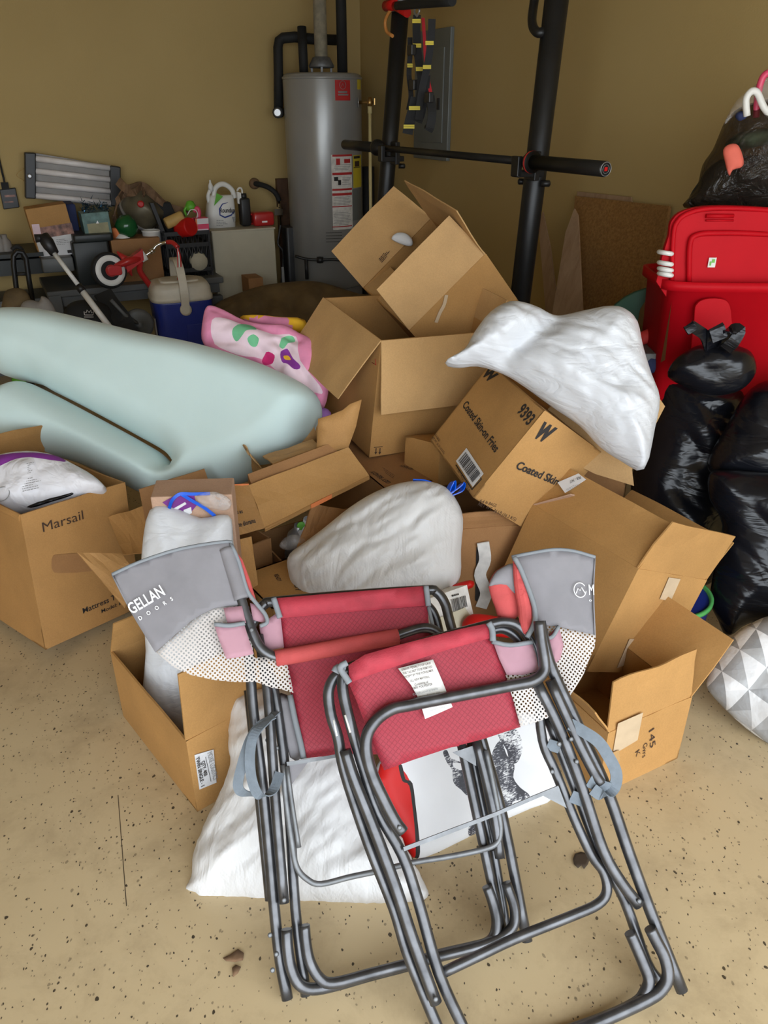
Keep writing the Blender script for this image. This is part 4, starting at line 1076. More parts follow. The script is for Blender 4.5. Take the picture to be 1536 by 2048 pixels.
mb = MB(); mb.strap([L(205, 585, .9), L(222, 610, .95), L(245, 640, 1.0), L(262, 680, 1.0)], .10, UL, .015, 4)
mk('canopy', mb, 'black_rubber', o)
mb = MB(); mb.tube([L(222, 600, 1.0), L(250, 630, 1.0), L(277, 648, .97)], .010, 8); mk('frame', mb, 'grey_plastic', o)
mb = MB(); c = atZ(45, 757, .06); mb.lathe(c, [(.001, -.06), (.045, -.04), (.06, 0), (.045, .04), (.001, .06)], (0, 0, 1), 24)
single('green_ball', 'pale green ball peeking out between the two layers of the topper at left', 'ball', 'roundup_green', mb)

# ================================================================== RIGHT WALL
# electrical panel
o = thing('electrical_panel', 'grey steel breaker panel set in the right wall behind the straps', 'electrical panel')
a = R(832, 190, 0.012); b = R(901, 190, .012); zt_ = R(880, 57, .012).z; zb_ = R(865, 319, .012).z
mid = (a+b)/2; hw_ = (b-a).length/2
mb = MB(); mb.box(V((mid.x, mid.y, (zt_+zb_)/2)), UR*hw_, NR*.012, V((0, 0, (zt_-zb_)/2))); bevel(mk('cover', mb, 'panel_grey', o), .004)
mb = MB(); mb.box(V((mid.x, mid.y, (zt_+zb_)/2))+NR*.014, UR*hw_*.72, NR*.004, V((0, 0, (zt_-zb_)/2*.72))); dr_ = bevel(mk('door', mb, 'panel_grey', o), .002)
mb = MB(); mb.box(R(877, 208, .03), UR*.012, NR*.006, V((0, 0, .03))); mk('latch', mb, 'black_plastic', dr_)

# power rack
OFFR = .60
def RK(x, y, k=0.0): return R(x, y, OFFR+k)
o = thing('power_rack', 'black steel power rack with round posts along the right wall', 'power rack')
def postline(a, b, rad, ztop):
    A = RK(*a); B = RK(*b); d = (B-A).normalized(); bot = A+d*((A.z-0)/-d.z); top = A-d*((ztop-A.z)/-d.z)*1.0
    mb = MB(); mb.tube([bot, top], rad, 24); return mb, bot, top
mbp, lb, lt = postline((797, 70), (770, 400), .040, 1.86); mk('post', mbp, 'matte_black_steel', o)
mbp, rb, rt = postline((1112, 10), (1040, 600), .042, 2.02); mk('post', mbp, 'matte_black_steel', o)
mb = MB(); cp = RK(797, 55); mb.tube([lt-V((0, 0, .02)), lt+V((0, 0, .07)), lt+V((0, 0, .10))+(-U)*.05, lt+V((0, 0, .115))+(-U)*.15], [.044, .044, .046, .046], 20, sub=4); mk('corner_fitting', mb, 'galvanised_steel', o)
mb = MB(); T0 = lt+V((0, 0, .115))+(-U)*.12; mb.tube([T0, T0+(-U)*(rt-lt).length*1.0+V((0, 0, .0))], .040, 20); mk('top_rail', mb, 'grey_plastic', o)
for nm, q in (('foot_plate', lb), ('foot_plate', rb)): mb = MB(); mb.box(V((q.x, q.y, .012)), U*.12, Wd*.08, (0, 0, .012)); mk(nm, mb, 'matte_black_steel', o)
# pull-up handle with foam at the top
mb = MB(); g0 = RK(795, 12, .06); g1 = RK(905, 2, .12); mb.tube([g0, RK(830, 8, .1), g1], .018, 14, sub=4); mk('pull_up_grip', mb, 'black_rubber', o)
mb = MB(); mb.tube([RK(772, 12, .05), RK(790, 10, .05)], .022, 14); mb.tube([RK(790, 12, .05), RK(815, 26, .06)], .018, 12); mk('grip_end', mb, 'bright_red', o)
mb = MB(); mb.tube([RK(1072, -20, .0), RK(1066, 20, .02), RK(1064, 42, .04), RK(1068, 58, .05), RK(1078, 66, .05), RK(1088, 62, .03)], .016, 12, sub=4); mk('side_handle', mb, 'matte_black_steel', o)
# J hooks, bolts
def hook(px, py):
    p = RK(px, py, .06); mb = MB(); mb.box(p+V((0, 0, -.035)), U*.022, NR*.06, V((0, 0, .012))); mb.box(p+NR*.055+V((0, 0, -.01)), U*.022, NR*.01, V((0, 0, .035)))
    mb.box(p-NR*.02+V((0, 0, -.01)), U*.03, NR*.012, V((0, 0, .05))); bevel(mk('hook', mb, 'matte_black_steel', o), .003)
hook(783, 302); hook(1058, 326)
for x, y in ((1048, 363), (1088, 367), (770, 330), (801, 332)):
    mb = MB(); p = RK(x, y, .0); mb.lathe(p, [(.012, -.01), (.012, .02), (.006, .024)], (-1, 0, 0) if x in (1048, 770) else (1, 0, 0), 10); mk('bolt', mb, 'matte_black_steel', o)
# hanging bands
mb = MB(); mb.tube([RK(782, 18, .05), RK(771, 40, .05), RK(773, 62, .05), RK(785, 72, .05)], .008, 8, sub=4)
single('tan_band', 'tan resistance band looped on the top left corner of the rack', 'resistance band', 'orange_band', mb)
mb = MB(); mb.strap([RK(846, 36, .05), RK(849, 80, .06), RK(852, 130, .07), RK(862, 190, .08), RK(864, 198, .08)], .014, (1, 0, 0), .004)
single('red_band', 'red flat resistance band hanging behind the black straps', 'resistance band', 'red_band', mb)
# suspension trainer
o = thing('suspension_trainer', 'black suspension strap trainer with yellow stripes hanging from the rack rail', 'exercise strap')
def strp(pts, w, k=.09, nm='strap', m_='dark_webbing', th=.004): 
    mb = MB(); mb.strap([RK(x, y, k+.006*i) for i, (x, y) in enumerate(pts)], w, (1, 0, 0), th, 5); mk(nm, mb, m_, o)
strp([(834, 30), (833, 60), (836, 110), (843, 160), (842, 200), (838, 240)], .034)
strp([(864, 38), (862, 80), (855, 130), (846, 170), (838, 215)], .030, .11)
strp([(820, 75), (820, 110), (818, 150), (822, 190), (817, 220)], .022, .10)
strp([(832, 195), (826, 220), (820, 242), (815, 268)], .046, .13)
strp([(848, 150), (845, 190), (838, 225), (832, 243)], .055, .10)
strp([(860, 195), (864, 225), (861, 250), (856, 260)], .036, .12, 'handle', 'black_rubber', .022)
for (x, y, w, k) in ((833, 42, .036, .1), (834, 91, .036, .105), (840, 138, .036, .11), (859, 86, .034, .125), (854, 134, .034, .13), (820, 131, .024, .11), (829, 216, .048, .145), (818, 253, .048, .155)):
    for dy in (-2.0, 2.2):
        p = RK(x, y+dy, k+.008); mb = MB(); mb.box(p, V((w/2, 0, 0)), V((0, .003, 0)), V((0, 0, .0035))); mk('yellow_stripe', mb, 'yellow_label', o)
mb = MB(); mb.tube([RK(834, 33, .1), RK(829, 24, .1), RK(833, 12, .09), RK(839, 20, .1), RK(834, 33, .1)], .004, 8, sub=4); mk('carabiner', mb, 'silver_cap', o)
for (x, y) in ((827, 170), (858, 195), (823, 100)): mb = MB(); mb.box(RK(x, y, .13), UR*.022, NR*.012, V((0, 0, .02))); bevel(mk('buckle', mb, 'black_plastic', o), .004)

# barbell
o = thing('barbell', 'black Olympic barbell resting on the rack hooks in front of the posts', 'barbell')
OB = OFFR+.085
A = R(690, 293.5, OB); B = R(1212, 331, OB); B.z = A.z = (A.z+B.z)/2
d = (B-A).normalized(); ln = (B-A).length
sl = .42
mb = MB(); mb.tube([A+d*sl, B-d*sl], .0145, 18); mk('shaft', mb, 'matte_black_steel', o)
for P_, D_ in ((A, d), (B, -d)):
    mb = MB(); mb.lathe(P_, [(.020, 0), (.0245, .003), (.0245, sl-.03), (.022, sl-.03), (.038, sl-.028), (.038, sl-.012), (.030, sl), (.018, sl+.03)], D_, 28); mk('sleeve', mb, 'matte_black_steel', o)
mb = MB(); mb.lathe(B-d*(sl-.02), [(.030, -.006), (.0385, -.004), (.0385, .004), (.03, .006)], d, 24); mk('red_ring', mb, 'red_paint', o)
mb = MB(); e1, e2, _ = basis(d)
mb.tube([B+d*.002+e1*.021*math.cos(t)+e2*.021*math.sin(t) for t in np.linspace(0, 2*PI, 30)[:-1]], .0012, 6, closed=True); mb.tube([B+d*.002+e1*.013*math.cos(t)+e2*.013*math.sin(t) for t in np.linspace(0, 2*PI, 26)[:-1]], .0007, 6, closed=True); mk('end_cap_ring', mb, 'silver_cap', o)
mb = MB(); q = B+d*.002; mb.box(q, e1*.006, e2*.006, d*.0006); mk('end_cap_logo', mb, 'bright_red', o)

# boards against the right wall
o = None
def board(px4, off0, off1, th, mat, name, label, cat):
    # px4 tl,tr,br,bl ; top row off0 from wall, bottom row off1
    tl, tr, br, bl = [R(x, y, k) for (x, y), k in zip(px4, (off0, off0, off1, off1))]
    e = (tr-tl).cross(tl-bl).normalized(); e = e if e.dot(NR) > 0 else -e
    q = [tl, tr, br, bl]; mb = MB(); mb.add(q+[p-e*th for p in q], [(0,1,2,3), (7,6,5,4), (0,4,5,1), (1,5,6,2), (2,6,7,3), (3,7,4,0)])
    return single(name, label, cat, mat, mb)
board([(1150, 392), (1338, 412), (1290, 690), (1128, 680)], .05, .22, .016, 'particle_board', 'particle_board', 'large brown particle board sheet leaning on the right wall', 'board')
board([(1154, 383), (1262, 394), (1300, 690), (1140, 680)], .02, .1, .006, 'plywood', 'plywood_sheet', 'thin pale sheet edge showing behind the large particle board', 'board')
mb = sheet([R(1175, 428, .10), R(1178, 440, .12), R(1164, 660, .34), R(1080, 640, .40), R(1142, 470, .18)], (R(1175, 428, .10)+R(1080, 640, .4)+R(1164, 660, .34))/3, (NR+V((0, 0, .35))).normalized(), th=.008, res=.08, world=True)
single('plywood_offcut', 'pointed triangular plywood offcut leaning before the particle board', 'board', 'plywood', mb)
mb = sheet([R(1107, 428, .03), R(1122, 500, .06), R(1108, 620, .2), R(1082, 640, .22), R(1098, 450, .04)], (R(1107, 428, .03)+R(1108, 620, .2)+R(1082, 640, .22))/3, (NR+V((0, 0, .2))).normalized(), th=.006, res=.08, world=True)
single('plywood_sliver', 'narrow tapering plywood sliver on the wall beside the rack post', 'board', 'plywood', mb)
mb = MB(); a = R(1258, 645, .40); b = R(1335, 578, .62); mb.box((a+b)/2+V((0, 0, -.10)), (b-a)/2*1.1, V((.02, .1, -.02)), V((0, .02, .12)))
single('cardboard_offcut', 'brown cardboard piece between particle board and red tote', 'box', CB[3], mb)

# red tote and lid
o = thing('red_storage_tote', 'large red plastic storage tote on the right behind the black bags', 'storage tote')
YT = 2.35; xl = atY(1331, 640, YT).x; zt2 = atY(1440, 566, YT).z; nt = V((-.05, -1, 0)).normalized(); ut = V((1, -.05, 0)).normalized()
TW_, TD = .28, .16; cx = xl+TW_; cy = YT+TD
def totering(hw_, hd_, z, e=.30, n_=40):
    out = []
    for k in range(n_):
        a_ = 2*PI*k/n_; ca, sa = math.cos(a_), math.sin(a_); out.append(V((cx, cy, z))+ut*hw_*math.copysign(abs(ca)**e, ca)+nt*hd_*math.copysign(abs(sa)**e, sa))
    return out
def totel(levels, name, closetop=False):
    mb = MB(); vs = []; n_ = 40
    for (a_, b_, z) in levels: vs += totering(a_, b_, z)
    m = len(levels); fs = [(i*n_+k, i*n_+(k+1) % n_, (i+1)*n_+(k+1) % n_, (i+1)*n_+k) for i in range(m-1) for k in range(n_)]+[tuple(range(n_))[::-1]]
    fs += [tuple((m-1)*n_+k for k in range(n_))]
    mb.add(vs, fs, True); return mk(name, mb, 'red_plastic', o)
zb2 = zt2-.50
totel([(TW_*.86, TD*.86, zb2), (TW_*.88, TD*.88, zb2+.01), (TW_*.97, TD*.97, zt2-.03), (TW_*1.03, TD*1.04, zt2-.028), (TW_*1.03, TD*1.04, zt2), (TW_*.99, TD*.99, zt2), (TW_*.94, TD*.94, zt2-.02), (TW_*.84, TD*.84, zb2+.02)], 'tub')
mb = sheet([atY(x, y, YT-.004) for x, y in ((1388, 640), (1392, 610), (1410, 598), (1440, 597), (1456, 606), (1462, 640), (1466, 760), (1384, 760))], atY(1420, 700, YT-.004), nt, th=.012, res=.05, smooth=3, world=True)
bevel(mk('grip_panel', mb, 'red_plastic', o), .004)
o2 = thing('tote_lid', 'red tote lid standing upright inside the red tote', 'lid')
YL = YT+.06
def YP(x, y, k=0.0): return atY(x, y, YL-k)
outl = [(1336, 600), (1338, 470), (1346, 438), (1368, 421), (1410, 412), (1470, 411), (1530, 414), (1600, 421), (1640, 440), (1655, 480), (1658, 600)]
mb = sheet([YP(*p) for p in outl], YP(1450, 500), nt, th=.02, res=.05, smooth=3, world=True); bevel(mk('lid_plate', mb, 'red_plastic', o2), .006, 3)
mb = MB(); mb.tube([YP(x, y, .014) for x, y in ((1378, 566), (1380, 490), (1394, 470), (1440, 466), (1520, 468), (1600, 476), (1618, 500), (1618, 566))], .008, 10, sub=4); mk('raised_rib', mb, 'red_plastic', o2)
mb = MB(); mb.tube([YP(x, y, .012) for x, y in ((1344, 566), (1347, 470), (1356, 442), (1376, 427), (1412, 418), (1470, 417), (1530, 420), (1600, 428))], .007, 10, sub=4); mk('rim_rib', mb, 'red_plastic', o2)
mb = MB(); mb.tube([YP(1412, 432, .012), YP(1467, 432, .012)], .006, 10); mb.tube([YP(1412, 441, .012), YP(1467, 441, .012)], .003, 10); mk('grip_slot', mb, 'red_plastic', o2)
mb = MB(); mb.box(YP(1424, 525, .014), ut*.011, nt*.001, V((0, 0, .014))); st = mk('sticker', mb, 'worn_white_paper', o2)
mb = MB(); mb.box(YP(1427, 522, .0165), ut*.004, nt*.0008, V((0, 0, .005))); mb.box(YP(1421, 527, .0165), ut*.002, nt*.0008, V((0, 0, .006))); mk('sticker_print', mb, 'roundup_green', st)
# white stacked pieces left of lid
for i, y in enumerate((506, 527, 539, 549)):
    mb = MB(); c = atY(1330, y, YT+.05); mb.lathe(c-V((0, 0, .006)), [(.001, 0), (.028, 0), (.034, .004), (.034, .009), (.028, .013), (.001, .013)], (.15, .1, 1), 18, sx=.7)
    single('white_roll', ('white rolled piece at the left edge of the lid, topmost and set apart', 'white rolled piece at the lid edge, second from the top', 'white rolled piece at the lid edge, third from the top', 'white rolled piece at the lid edge just above the tote rim')[i], 'roll', 'white_plastic', mb, 'white pieces stacked at the lid edge')

# green basket, red mesh, tray below
mb = MB(); 
bc = atY(1312, 650, 2.62); vs = []
mb.lathe(bc-V((0, 0, .03)), [(.12, -.09), (.165, .03), (.17, .05), (.16, .05), (.115, -.08), (.001, -.08)], (-.35, -.5, .8), 28)
single('green_basket', 'dark green perforated plastic basket squeezed beside the red tote', 'basket', 'green_basket', mb)
mb = MB(); rnd = random.Random(2); a = V((-.35, -.5, .8)).normalized()
mb = pillow([(1276, 668), (1300, 655), (1312, 640), (1332, 638), (1335, 672), (1310, 680), (1282, 690)], atY(1305, 665, 2.55), V((-.2, -1, .5)), .02, .02, .04, .01, .01, 14, seed=9)
single('red_mesh_cloth', 'bright red mesh cloth bunched below the green basket', 'cloth', 'red_mesh', mb)
mb = MB(); mb.box(atY(1308, 700, 2.55), V((.09, 0, 0)), V((0, .12, 0)), V((0, 0, .022)))
single('grey_tray', 'grey metal tray lying beneath the red mesh cloth', 'tray', 'galvanised_steel', mb, bev=.004)
mb = pillow([(1284, 712), (1300, 705), (1330, 690), (1338, 720), (1332, 740), (1290, 745)], atY(1310, 722, 2.45), V((-.1, -1, .5)), .03, .03, .05, .012, .014, 16, seed=10)
single('navy_bag', 'dark blue crumpled bag under the grey tray', 'bag', 'navy_cloth', mb)

# big see-through bag on top
o = thing('clear_trash_bag', 'see-through dark bag of clothes and hangers piled above the red tote', 'bag')
mb = pillow([(1368, 415), (1378, 395), (1395, 370), (1405, 330), (1425, 300), (1440, 265), (1452, 240), (1480, 215), (1530, 200), (1600, 190), (1606, 300), (1604, 420), (1540, 430), (1440, 425)], atY(1480, 330, 2.66), V((-.35, -1, .15)), .16, .10, .2, .022, .03, 7, seed=11)
mk('film', mb, 'smoky_film', o)
IN = atY(1480, 330, 2.66)
def inner(poly, m_, nm, lbl, cat, k=.0, th=.02, seed=0):
    mb = pillow(poly, IN+V((0, -k, 0)), V((-.35, -1, .15)), th, th, .04, .014, .010, 16, seed=seed); single(nm, lbl, cat, m_, mb)
inner([(1450, 290), (1470, 270), (1500, 262), (1560, 255), (1590, 250), (1590, 282), (1540, 288), (1500, 296), (1470, 300)], 'mixed_cloth', 'folded_cloth', 'mottled green cloth showing near the top of the see-through bag', 'cloth', -.0, .10, 1)
inner([(1446, 300), (1460, 288), (1478, 292), (1488, 330), (1466, 340), (1458, 352), (1450, 325)], 'peach_cloth', 'orange_scarf', 'orange red cloth pressed against the film of the see-through bag', 'cloth', .15, .02, 2)
inner([(1385, 420), (1400, 360), (1440, 320), (1530, 310), (1590, 315), (1590, 425)], 'black_rubber', 'dark_clothes', 'dark clothes filling the bottom of the see-through bag', 'clothes', -.02, .06, 3)
mb = MB(); mb.tube([atY(x, y, 2.56) for x, y in ((1494, 232), (1492, 200), (1500, 185), (1508, 182), (1516, 188), (1528, 215), (1545, 235))], .010, 10, sub=4)
single('white_hanger', 'white plastic hanger loop rising from the see-through bag', 'hanger', 'white_plastic', mb)
mb = MB(); mb.tube([atY(x, y, 2.60) for x, y in ((1512, 235), (1516, 190), (1524, 158), (1534, 147), (1548, 146), (1560, 170))], .010, 10, sub=4)
single('pink_hanger', 'red pink plastic hanger behind the white hanger loop', 'hanger', 'pink_plastic', mb)
mb = pillow([(1470, 232), (1480, 222), (1494, 226), (1492, 236), (1478, 242)], atY(1480, 232, 2.58), V((-.35, -1, .15)), .02, .02, .03, .01, .004, 20)
single('navy_shirt', 'small navy item at the left of the white hanger loop', 'clothes', 'navy_cloth', mb)
mb = pillow([(1448, 250), (1470, 205), (1500, 178), (1540, 150), (1590, 150), (1590, 215), (1530, 205), (1480, 222)], atY(1490, 210, 2.62), V((-.35, -1, .15)), .05, .05, .1, .02, .02, 10, seed=12)
single('clear_film_sheet', 'clear plastic film standing over the hangers at the right edge', 'plastic film', 'clear_film', mb)

# ================================================================== THE PILE
def paint(o, regions):
    """printed regions of a surface: faces whose centre falls in the outline take another material"""
    me = o.data; cen = np.array([tuple(p.center) for p in me.polygons])
    X = cen[:,0]; Y = cen[:,1]; Z = cen[:,2]-CH; cz = Y*CT-Z*ST; cy = -Z*CT-Y*ST
    px = np.stack([768+FOC*X/cz, 1024+FOC*cy/cz], 1); idx = np.zeros(len(cen), np.int32)
    nrm = np.array([tuple(p.normal) for p in me.polygons]); facing = (nrm*(cen-np.array([0, 0, CH]))).sum(1) < 0
    for poly, m_ in regions:
        if M[m_].name not in [m.name for m in me.materials]: me.materials.append(M[m_])
        k = [m.name for m in me.materials].index(M[m_].name)
        idx[inpoly(px, np.array(poly, float)) & facing] = k
    me.polygons.foreach_set('material_index', idx)
def facetext(K, side, s, a, b, mat='brown_ink', h=None, **kw):
    P0, n = K.face(side); return text_px(s, a, b, P0, n, mat, K.root, h, **kw)
def decal(px, P0, n, mat, parent, name, off=.0012, th=.0008, smooth=0, res=.05, label=None):
    mb = sheet(px, P0, V(n), off=off, th=th, res=res, smooth=smooth); return mk(name, mb, mat, parent, label)
_c = carton
def carton(*a, **k):
    k.setdefault('group', 'cardboard boxes heaped in the pile'); return _c(*a, **k)
def sc(c, d, k): return tuple(EYE+(V(c)-EYE)*k), tuple(x*k for x in d)

# --- Marsail carton
K = carton('large brown carton with an oval hand hole on the floor at the left frame edge', (-1.068, 2.099, .236), (-.074, .047, .899), (.329, .464, .429), {'+y': (-.5, .12), '-x': (2.6, .02)}, 'tan_cardboard', seed=1)
P0, n = K.face('-y')
text_px('Marsail', (86, 1064), (167, 1038), P0, n, 'brown_ink', K.root, h=.030)
text_px('Mattress Topper', (166, 1227), (266, 1183), P0, n, 'black_ink', K.root, h=.019, bold=.012)
text_px('Model: MS05', (203, 1226), (262, 1200), P0, n, 'black_ink', K.root, h=.013, bold=.008)
decal([(103, 1126), (106, 1113), (116, 1109), (170, 1106), (186, 1110), (190, 1127), (184, 1142), (120, 1146), (106, 1142)], P0, n, 'brown_cardboard', K.root, 'hand_hole', smooth=2)
PB = atY(90, 965, 2.05)
o = thing('printed_plastic_bag', 'white printed plastic bag with purple band in the carton with the hand hole', 'bag')
nb = V((-.1, -.65, .75)).normalized()
mb = pillow([(-40, 930), (0, 912), (60, 904), (112, 912), (150, 930), (185, 950), (206, 972), (180, 985), (110, 1005), (40, 1025), (-30, 1020)], PB, nb, .05, .16, .07, .010, .010, 9, seed=21, regions=[([(-50, 925), (0, 905), (60, 900), (105, 903), (122, 918), (60, 914), (20, 922), (-10, 940), (-50, 960)], 'purple_print')])
ob = mk('film_body', mb, 'printed_film', o); 
for i, q in enumerate((((30, 930), (72, 922), (78, 944), (36, 952)), ((40, 958), (85, 950), (90, 975), (46, 985)))):
    printlines(q, 6, PB+nb*.056, nb, 'grey_ink', o, seed=i, name='small_print')
mb = MB(); e1, e2, _ = basis(nb); pc = onp(4, 988, PB+nb*.058, nb)
mb.tube([pc+e1*.022*math.cos(t)+e2*.022*math.sin(t) for t in np.linspace(0, 2*PI, 24)[:-1]], .0012, 6, closed=True); mk('round_seal', mb, 'grey_ink', o)
mb = pillow([(55, 1008), (90, 985), (140, 978), (145, 988), (100, 1003), (60, 1015)], atY(100, 998, 1.99), nb, .004, .02, .02, .008, .008, 16, seed=22)
single('black_film_scrap', 'black plastic scrap at the front rim of the carton with the hand hole', 'plastic film', 'black_bag_plastic', mb)

# --- mattress topper
nt_ = V((-.12, -.78, .62)).normalized(); PT_ = atY(300, 800, 2.50)
mb = pillow([(30, 624), (100, 626), (200, 648), (300, 672), (400, 692), (500, 722), (580, 755), (628, 785), (642, 820), (622, 862), (570, 915), (500, 952), (430, 976), (350, 997), (290, 988), (230, 960), (160, 927), (90, 908), (25, 903), (-5, 880), (-12, 835), (2, 790), (36, 772), (62, 768),
             (110, 790), (160, 816), (220, 848), (280, 881), (325, 908), (346, 930), (350, 928), (330, 903), (280, 874), (220, 841), (160, 809), (110, 784), (74, 765), (10, 750), (-12, 735), (-26, 690), (-8, 640)],
            PT_, nt_, .15, .20, .105, .012, .002, 4, smooth=4, pw=.62, seed=31)
single('mattress_topper', 'mint green foam mattress topper folded in half across the left of the pile', 'mattress topper', 'mint_foam', mb)

# --- pink blanket
nbk = V((-.1, -.72, .7)).normalized(); PBk = atY(530, 700, 2.62)
mb = pillow([(412, 620), (425, 613), (450, 622), (490, 642), (530, 650), (570, 652), (600, 668), (640, 690), (655, 740), (652, 790), (636, 808), (600, 788), (570, 765), (530, 735), (480, 718), (440, 712), (418, 700), (404, 680), (406, 645)], PBk, nbk, .05, .12, .07, .009, .012, 7, seed=33, creases=[[(405, 690), (470, 690), (520, 708), (560, 745)], [(430, 625), (500, 655), (600, 690)], [(560, 690), (600, 740), (630, 790)]], cw=.016, cdepth=.45, regions=[([(424, 640), (450, 634), (490, 648), (540, 662), (590, 668), (600, 720), (640, 770), (636, 782), (600, 766), (570, 748), (545, 730), (520, 712), (470, 702), (425, 682)], 'pale_pink_cloth'),
          ([(464, 668), (470, 652), (488, 643), (505, 648), (512, 658), (495, 662), (485, 672), (470, 678)], 'green_leaf_print'), ([(495, 678), (508, 670), (518, 678), (512, 688), (500, 688)], 'green_leaf_print'),
          ([(556, 684), (566, 668), (582, 666), (588, 678), (575, 684), (562, 692)], 'green_leaf_print'), ([(520, 716), (530, 700), (548, 708), (542, 720), (528, 722)], 'magenta'),
          ([(560, 700), (572, 692), (584, 712), (600, 730), (588, 738), (575, 728), (563, 722)], 'purple_print'), ([(566, 710), (574, 706), (580, 716), (570, 718)], 'yellow_cloth')])
o = single('floral_blanket', 'pink and white blanket with leaf and flower print bunched behind the topper', 'blanket', 'pink_cloth', mb)
mb = pillow([(480, 634), (520, 632), (560, 636), (610, 640), (606, 664), (560, 656), (500, 646)], atY(545, 645, 2.80), nbk, .03, .06, .03, .02, .008, 10, seed=34)
o = single('yellow_pink_cloth', 'yellow and dusty pink cloth edge behind the floral blanket', 'cloth', 'yellow_cloth', mb)
paint(o, [([(500, 634), (575, 636), (585, 660), (480, 650)], 'pink_cloth')])
mb = pillow([(600, 870), (618, 830), (640, 815), (662, 825), (650, 850), (615, 880)], atY(635, 845, 2.52), nbk, .03, .06, .04, .014, .01, 12, seed=35)
single('lilac_cloth', 'lilac cloth corner between topper and cartons', 'cloth', 'lilac_cloth', mb)

# --- supporting cartons low in the pile
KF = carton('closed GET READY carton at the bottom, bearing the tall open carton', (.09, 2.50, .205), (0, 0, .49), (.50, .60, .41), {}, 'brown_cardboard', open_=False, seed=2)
P0, n = KF.face('+z')
text_px('GET READY', (783, 966), (747, 942), P0, n, 'brown_ink', KF.root, h=.016, bold=.03); text_px('GET READY', (829, 938), (803, 930), P0, n, 'brown_ink', KF.root, h=.014, bold=.03)
printlines([(786, 958), (758, 938), (762, 932), (790, 950)], 3, P0, n, 'brown_ink', KF.root)

# --- box B, tall open carton
KB = carton('tall open brown carton in the middle of the pile, big flap folded down in front', (.067, 2.638, .630), (.094, .081, .489), (.448, .433, .404),
            {'-x': (2.51, .224), '-y': (2.90, .232, .0), '+x': (.1, .10)}, CB[0], 'light_kraft_cardboard', seed=3, ragged=())
P0, n = KB.face('-y')
for x0 in (752, 760):
    a = onp(x0, 896, P0, n); b = onp(x0-1, 909, P0, n); mb = MB(); w_ = V(n).cross((b-a).normalized())*.0018
    t_ = (b-a).normalized(); mb.add([a-w_+n*.001, a+w_+n*.001, b-t_*.008+w_+n*.001, b-t_*.008-w_+n*.001], [(0, 1, 2, 3)]); mb.add([b+n*.001, b-t_*.010+w_*3+n*.001, b-t_*.010-w_*3+n*.001], [(0, 1, 2)]); mk('arrow_mark', mb, 'brown_ink', KB.root, fix=False)
a = onp(748, 895, P0, n); b = onp(765, 893, P0, n); mb = MB(); mb.tube([a, b], .0012, 5); mk('arrow_bar', mb, 'brown_ink', KB.root)
P0, n = KB.face('-x')
mb = MB(); q = [onp(x, y, P0+n*.001, n) for x, y in ((744, 725), (752, 730), (750, 718))]; mb.tube(q, .001, 5); mk('corner_mark', mb, 'red_ink', KB.root)

# --- box A, tilted open carton on top
cA, dA = sc((.224, 3.073, .791), (.381, .419, .301), .92)
KA = carton('open brown carton tipped on its side atop the whole pile, flaps spread', cA, (.337, -.697, .353), dA, {'-y': (-.42, .187*.92), '+y': (.97, .213*.92), '+x': (.0, .204*.92), '-x': (-1.7, .13)}, CB[0], 'light_kraft_cardboard', seed=4, ragged=('-x',))
base, nn = KA.flap['+y_plane']
nn = nn if nn.dot(EYE-base) > 0 else -nn
printlines([(757, 518), (776, 495), (785, 502), (764, 526)], 4, base+nn*.008, nn, 'brown_ink', KA.root, th=.55, name='stamped_marks')
P0, n = KA.face('-y')
mb = MB(); mb.strap([onp(x, y, P0+n*.004, n) for x, y in ((893, 590), (888, 610), (880, 625), (872, 645))], .012, (1, .3, .4), .002, 4); mk('peeling_tape', mb, 'clear_tape', KA.root, 'peeling clear tape')
mb = pillow([(783, 476), (795, 466), (812, 467), (824, 478), (824, 490), (812, 491), (790, 483)], KA.P(-.02, .0, .05)+V((0, 0, .0)), V((-.3, -.8, .5)), .03, .03, .03, .008, .008, 20, seed=41)
mb = pillow([(783, 476), (795, 466), (812, 467), (824, 478), (824, 490), (812, 491), (790, 483)], onp(805, 480, base+nn*.04, nn), V((-.3, -.8, .5)), .015, .02, .02, .006, .008, 20, seed=41)
single('white_bag_scrap', 'small crumpled white bag lying inside the topmost tipped carton', 'bag', 'white_bag_plastic', mb)

# --- box C, coated fries carton
wC = V((.829, -.542, -1.223)); RC = rod(wC); dC = V((.369, .305, .133)); cC = V((.337, 2.117, .588)); kC = .985
cC = EYE+(cC-EYE)*kC; dC = dC*kC; ext = .12; cC = cC-(RC @ V((0, 0, 1)))*ext/2; dC.z += ext
KC = carton('closed brown fries carton tilted on edge under the white bag, barcode sticker on it', cC, wC, dC, {}, 'kraft_cardboard', open_=False, seed=5)
P0, n = KC.face('+z')
text_px('Coated Skin-on Fries', (925, 812), (990, 906), P0, n, 'black_ink', KC.root, h=.024, bold=.025)
text_px('9393', (1034, 824), (1056, 852), P0, n, 'black_ink', KC.root, h=.034, bold=.03)
text_px('W', (966, 750), (983, 768), P0, n, 'black_ink', KC.root, h=.034, bold=.06, shear=.2)
text_px('6-6 lb BAGS', (869, 870), (878, 884), P0, n, 'brown_ink', KC.root, h=.008)
text_px('NET WT. 36 LB (16.3 KG)', (864, 876), (888, 909), P0, n, 'brown_ink', KC.root, h=.008)
text_px('1 00 14201 0702 6', (913, 938), (938, 984), P0, n, 'brown_ink', KC.root, h=.008)
stk = decal([(933, 896), (967, 947), (945, 974), (912, 922)], P0, n, 'white_paper', KC.root, 'sticker', off=.003)
mb = MB(); mb.tube([onp(x, y, P0+n*.002, n) for x, y in ((912, 930), (944, 979), (963, 958), (958, 950))], .0018, 4); mk('black_frame', mb, 'black_ink', KC.root)
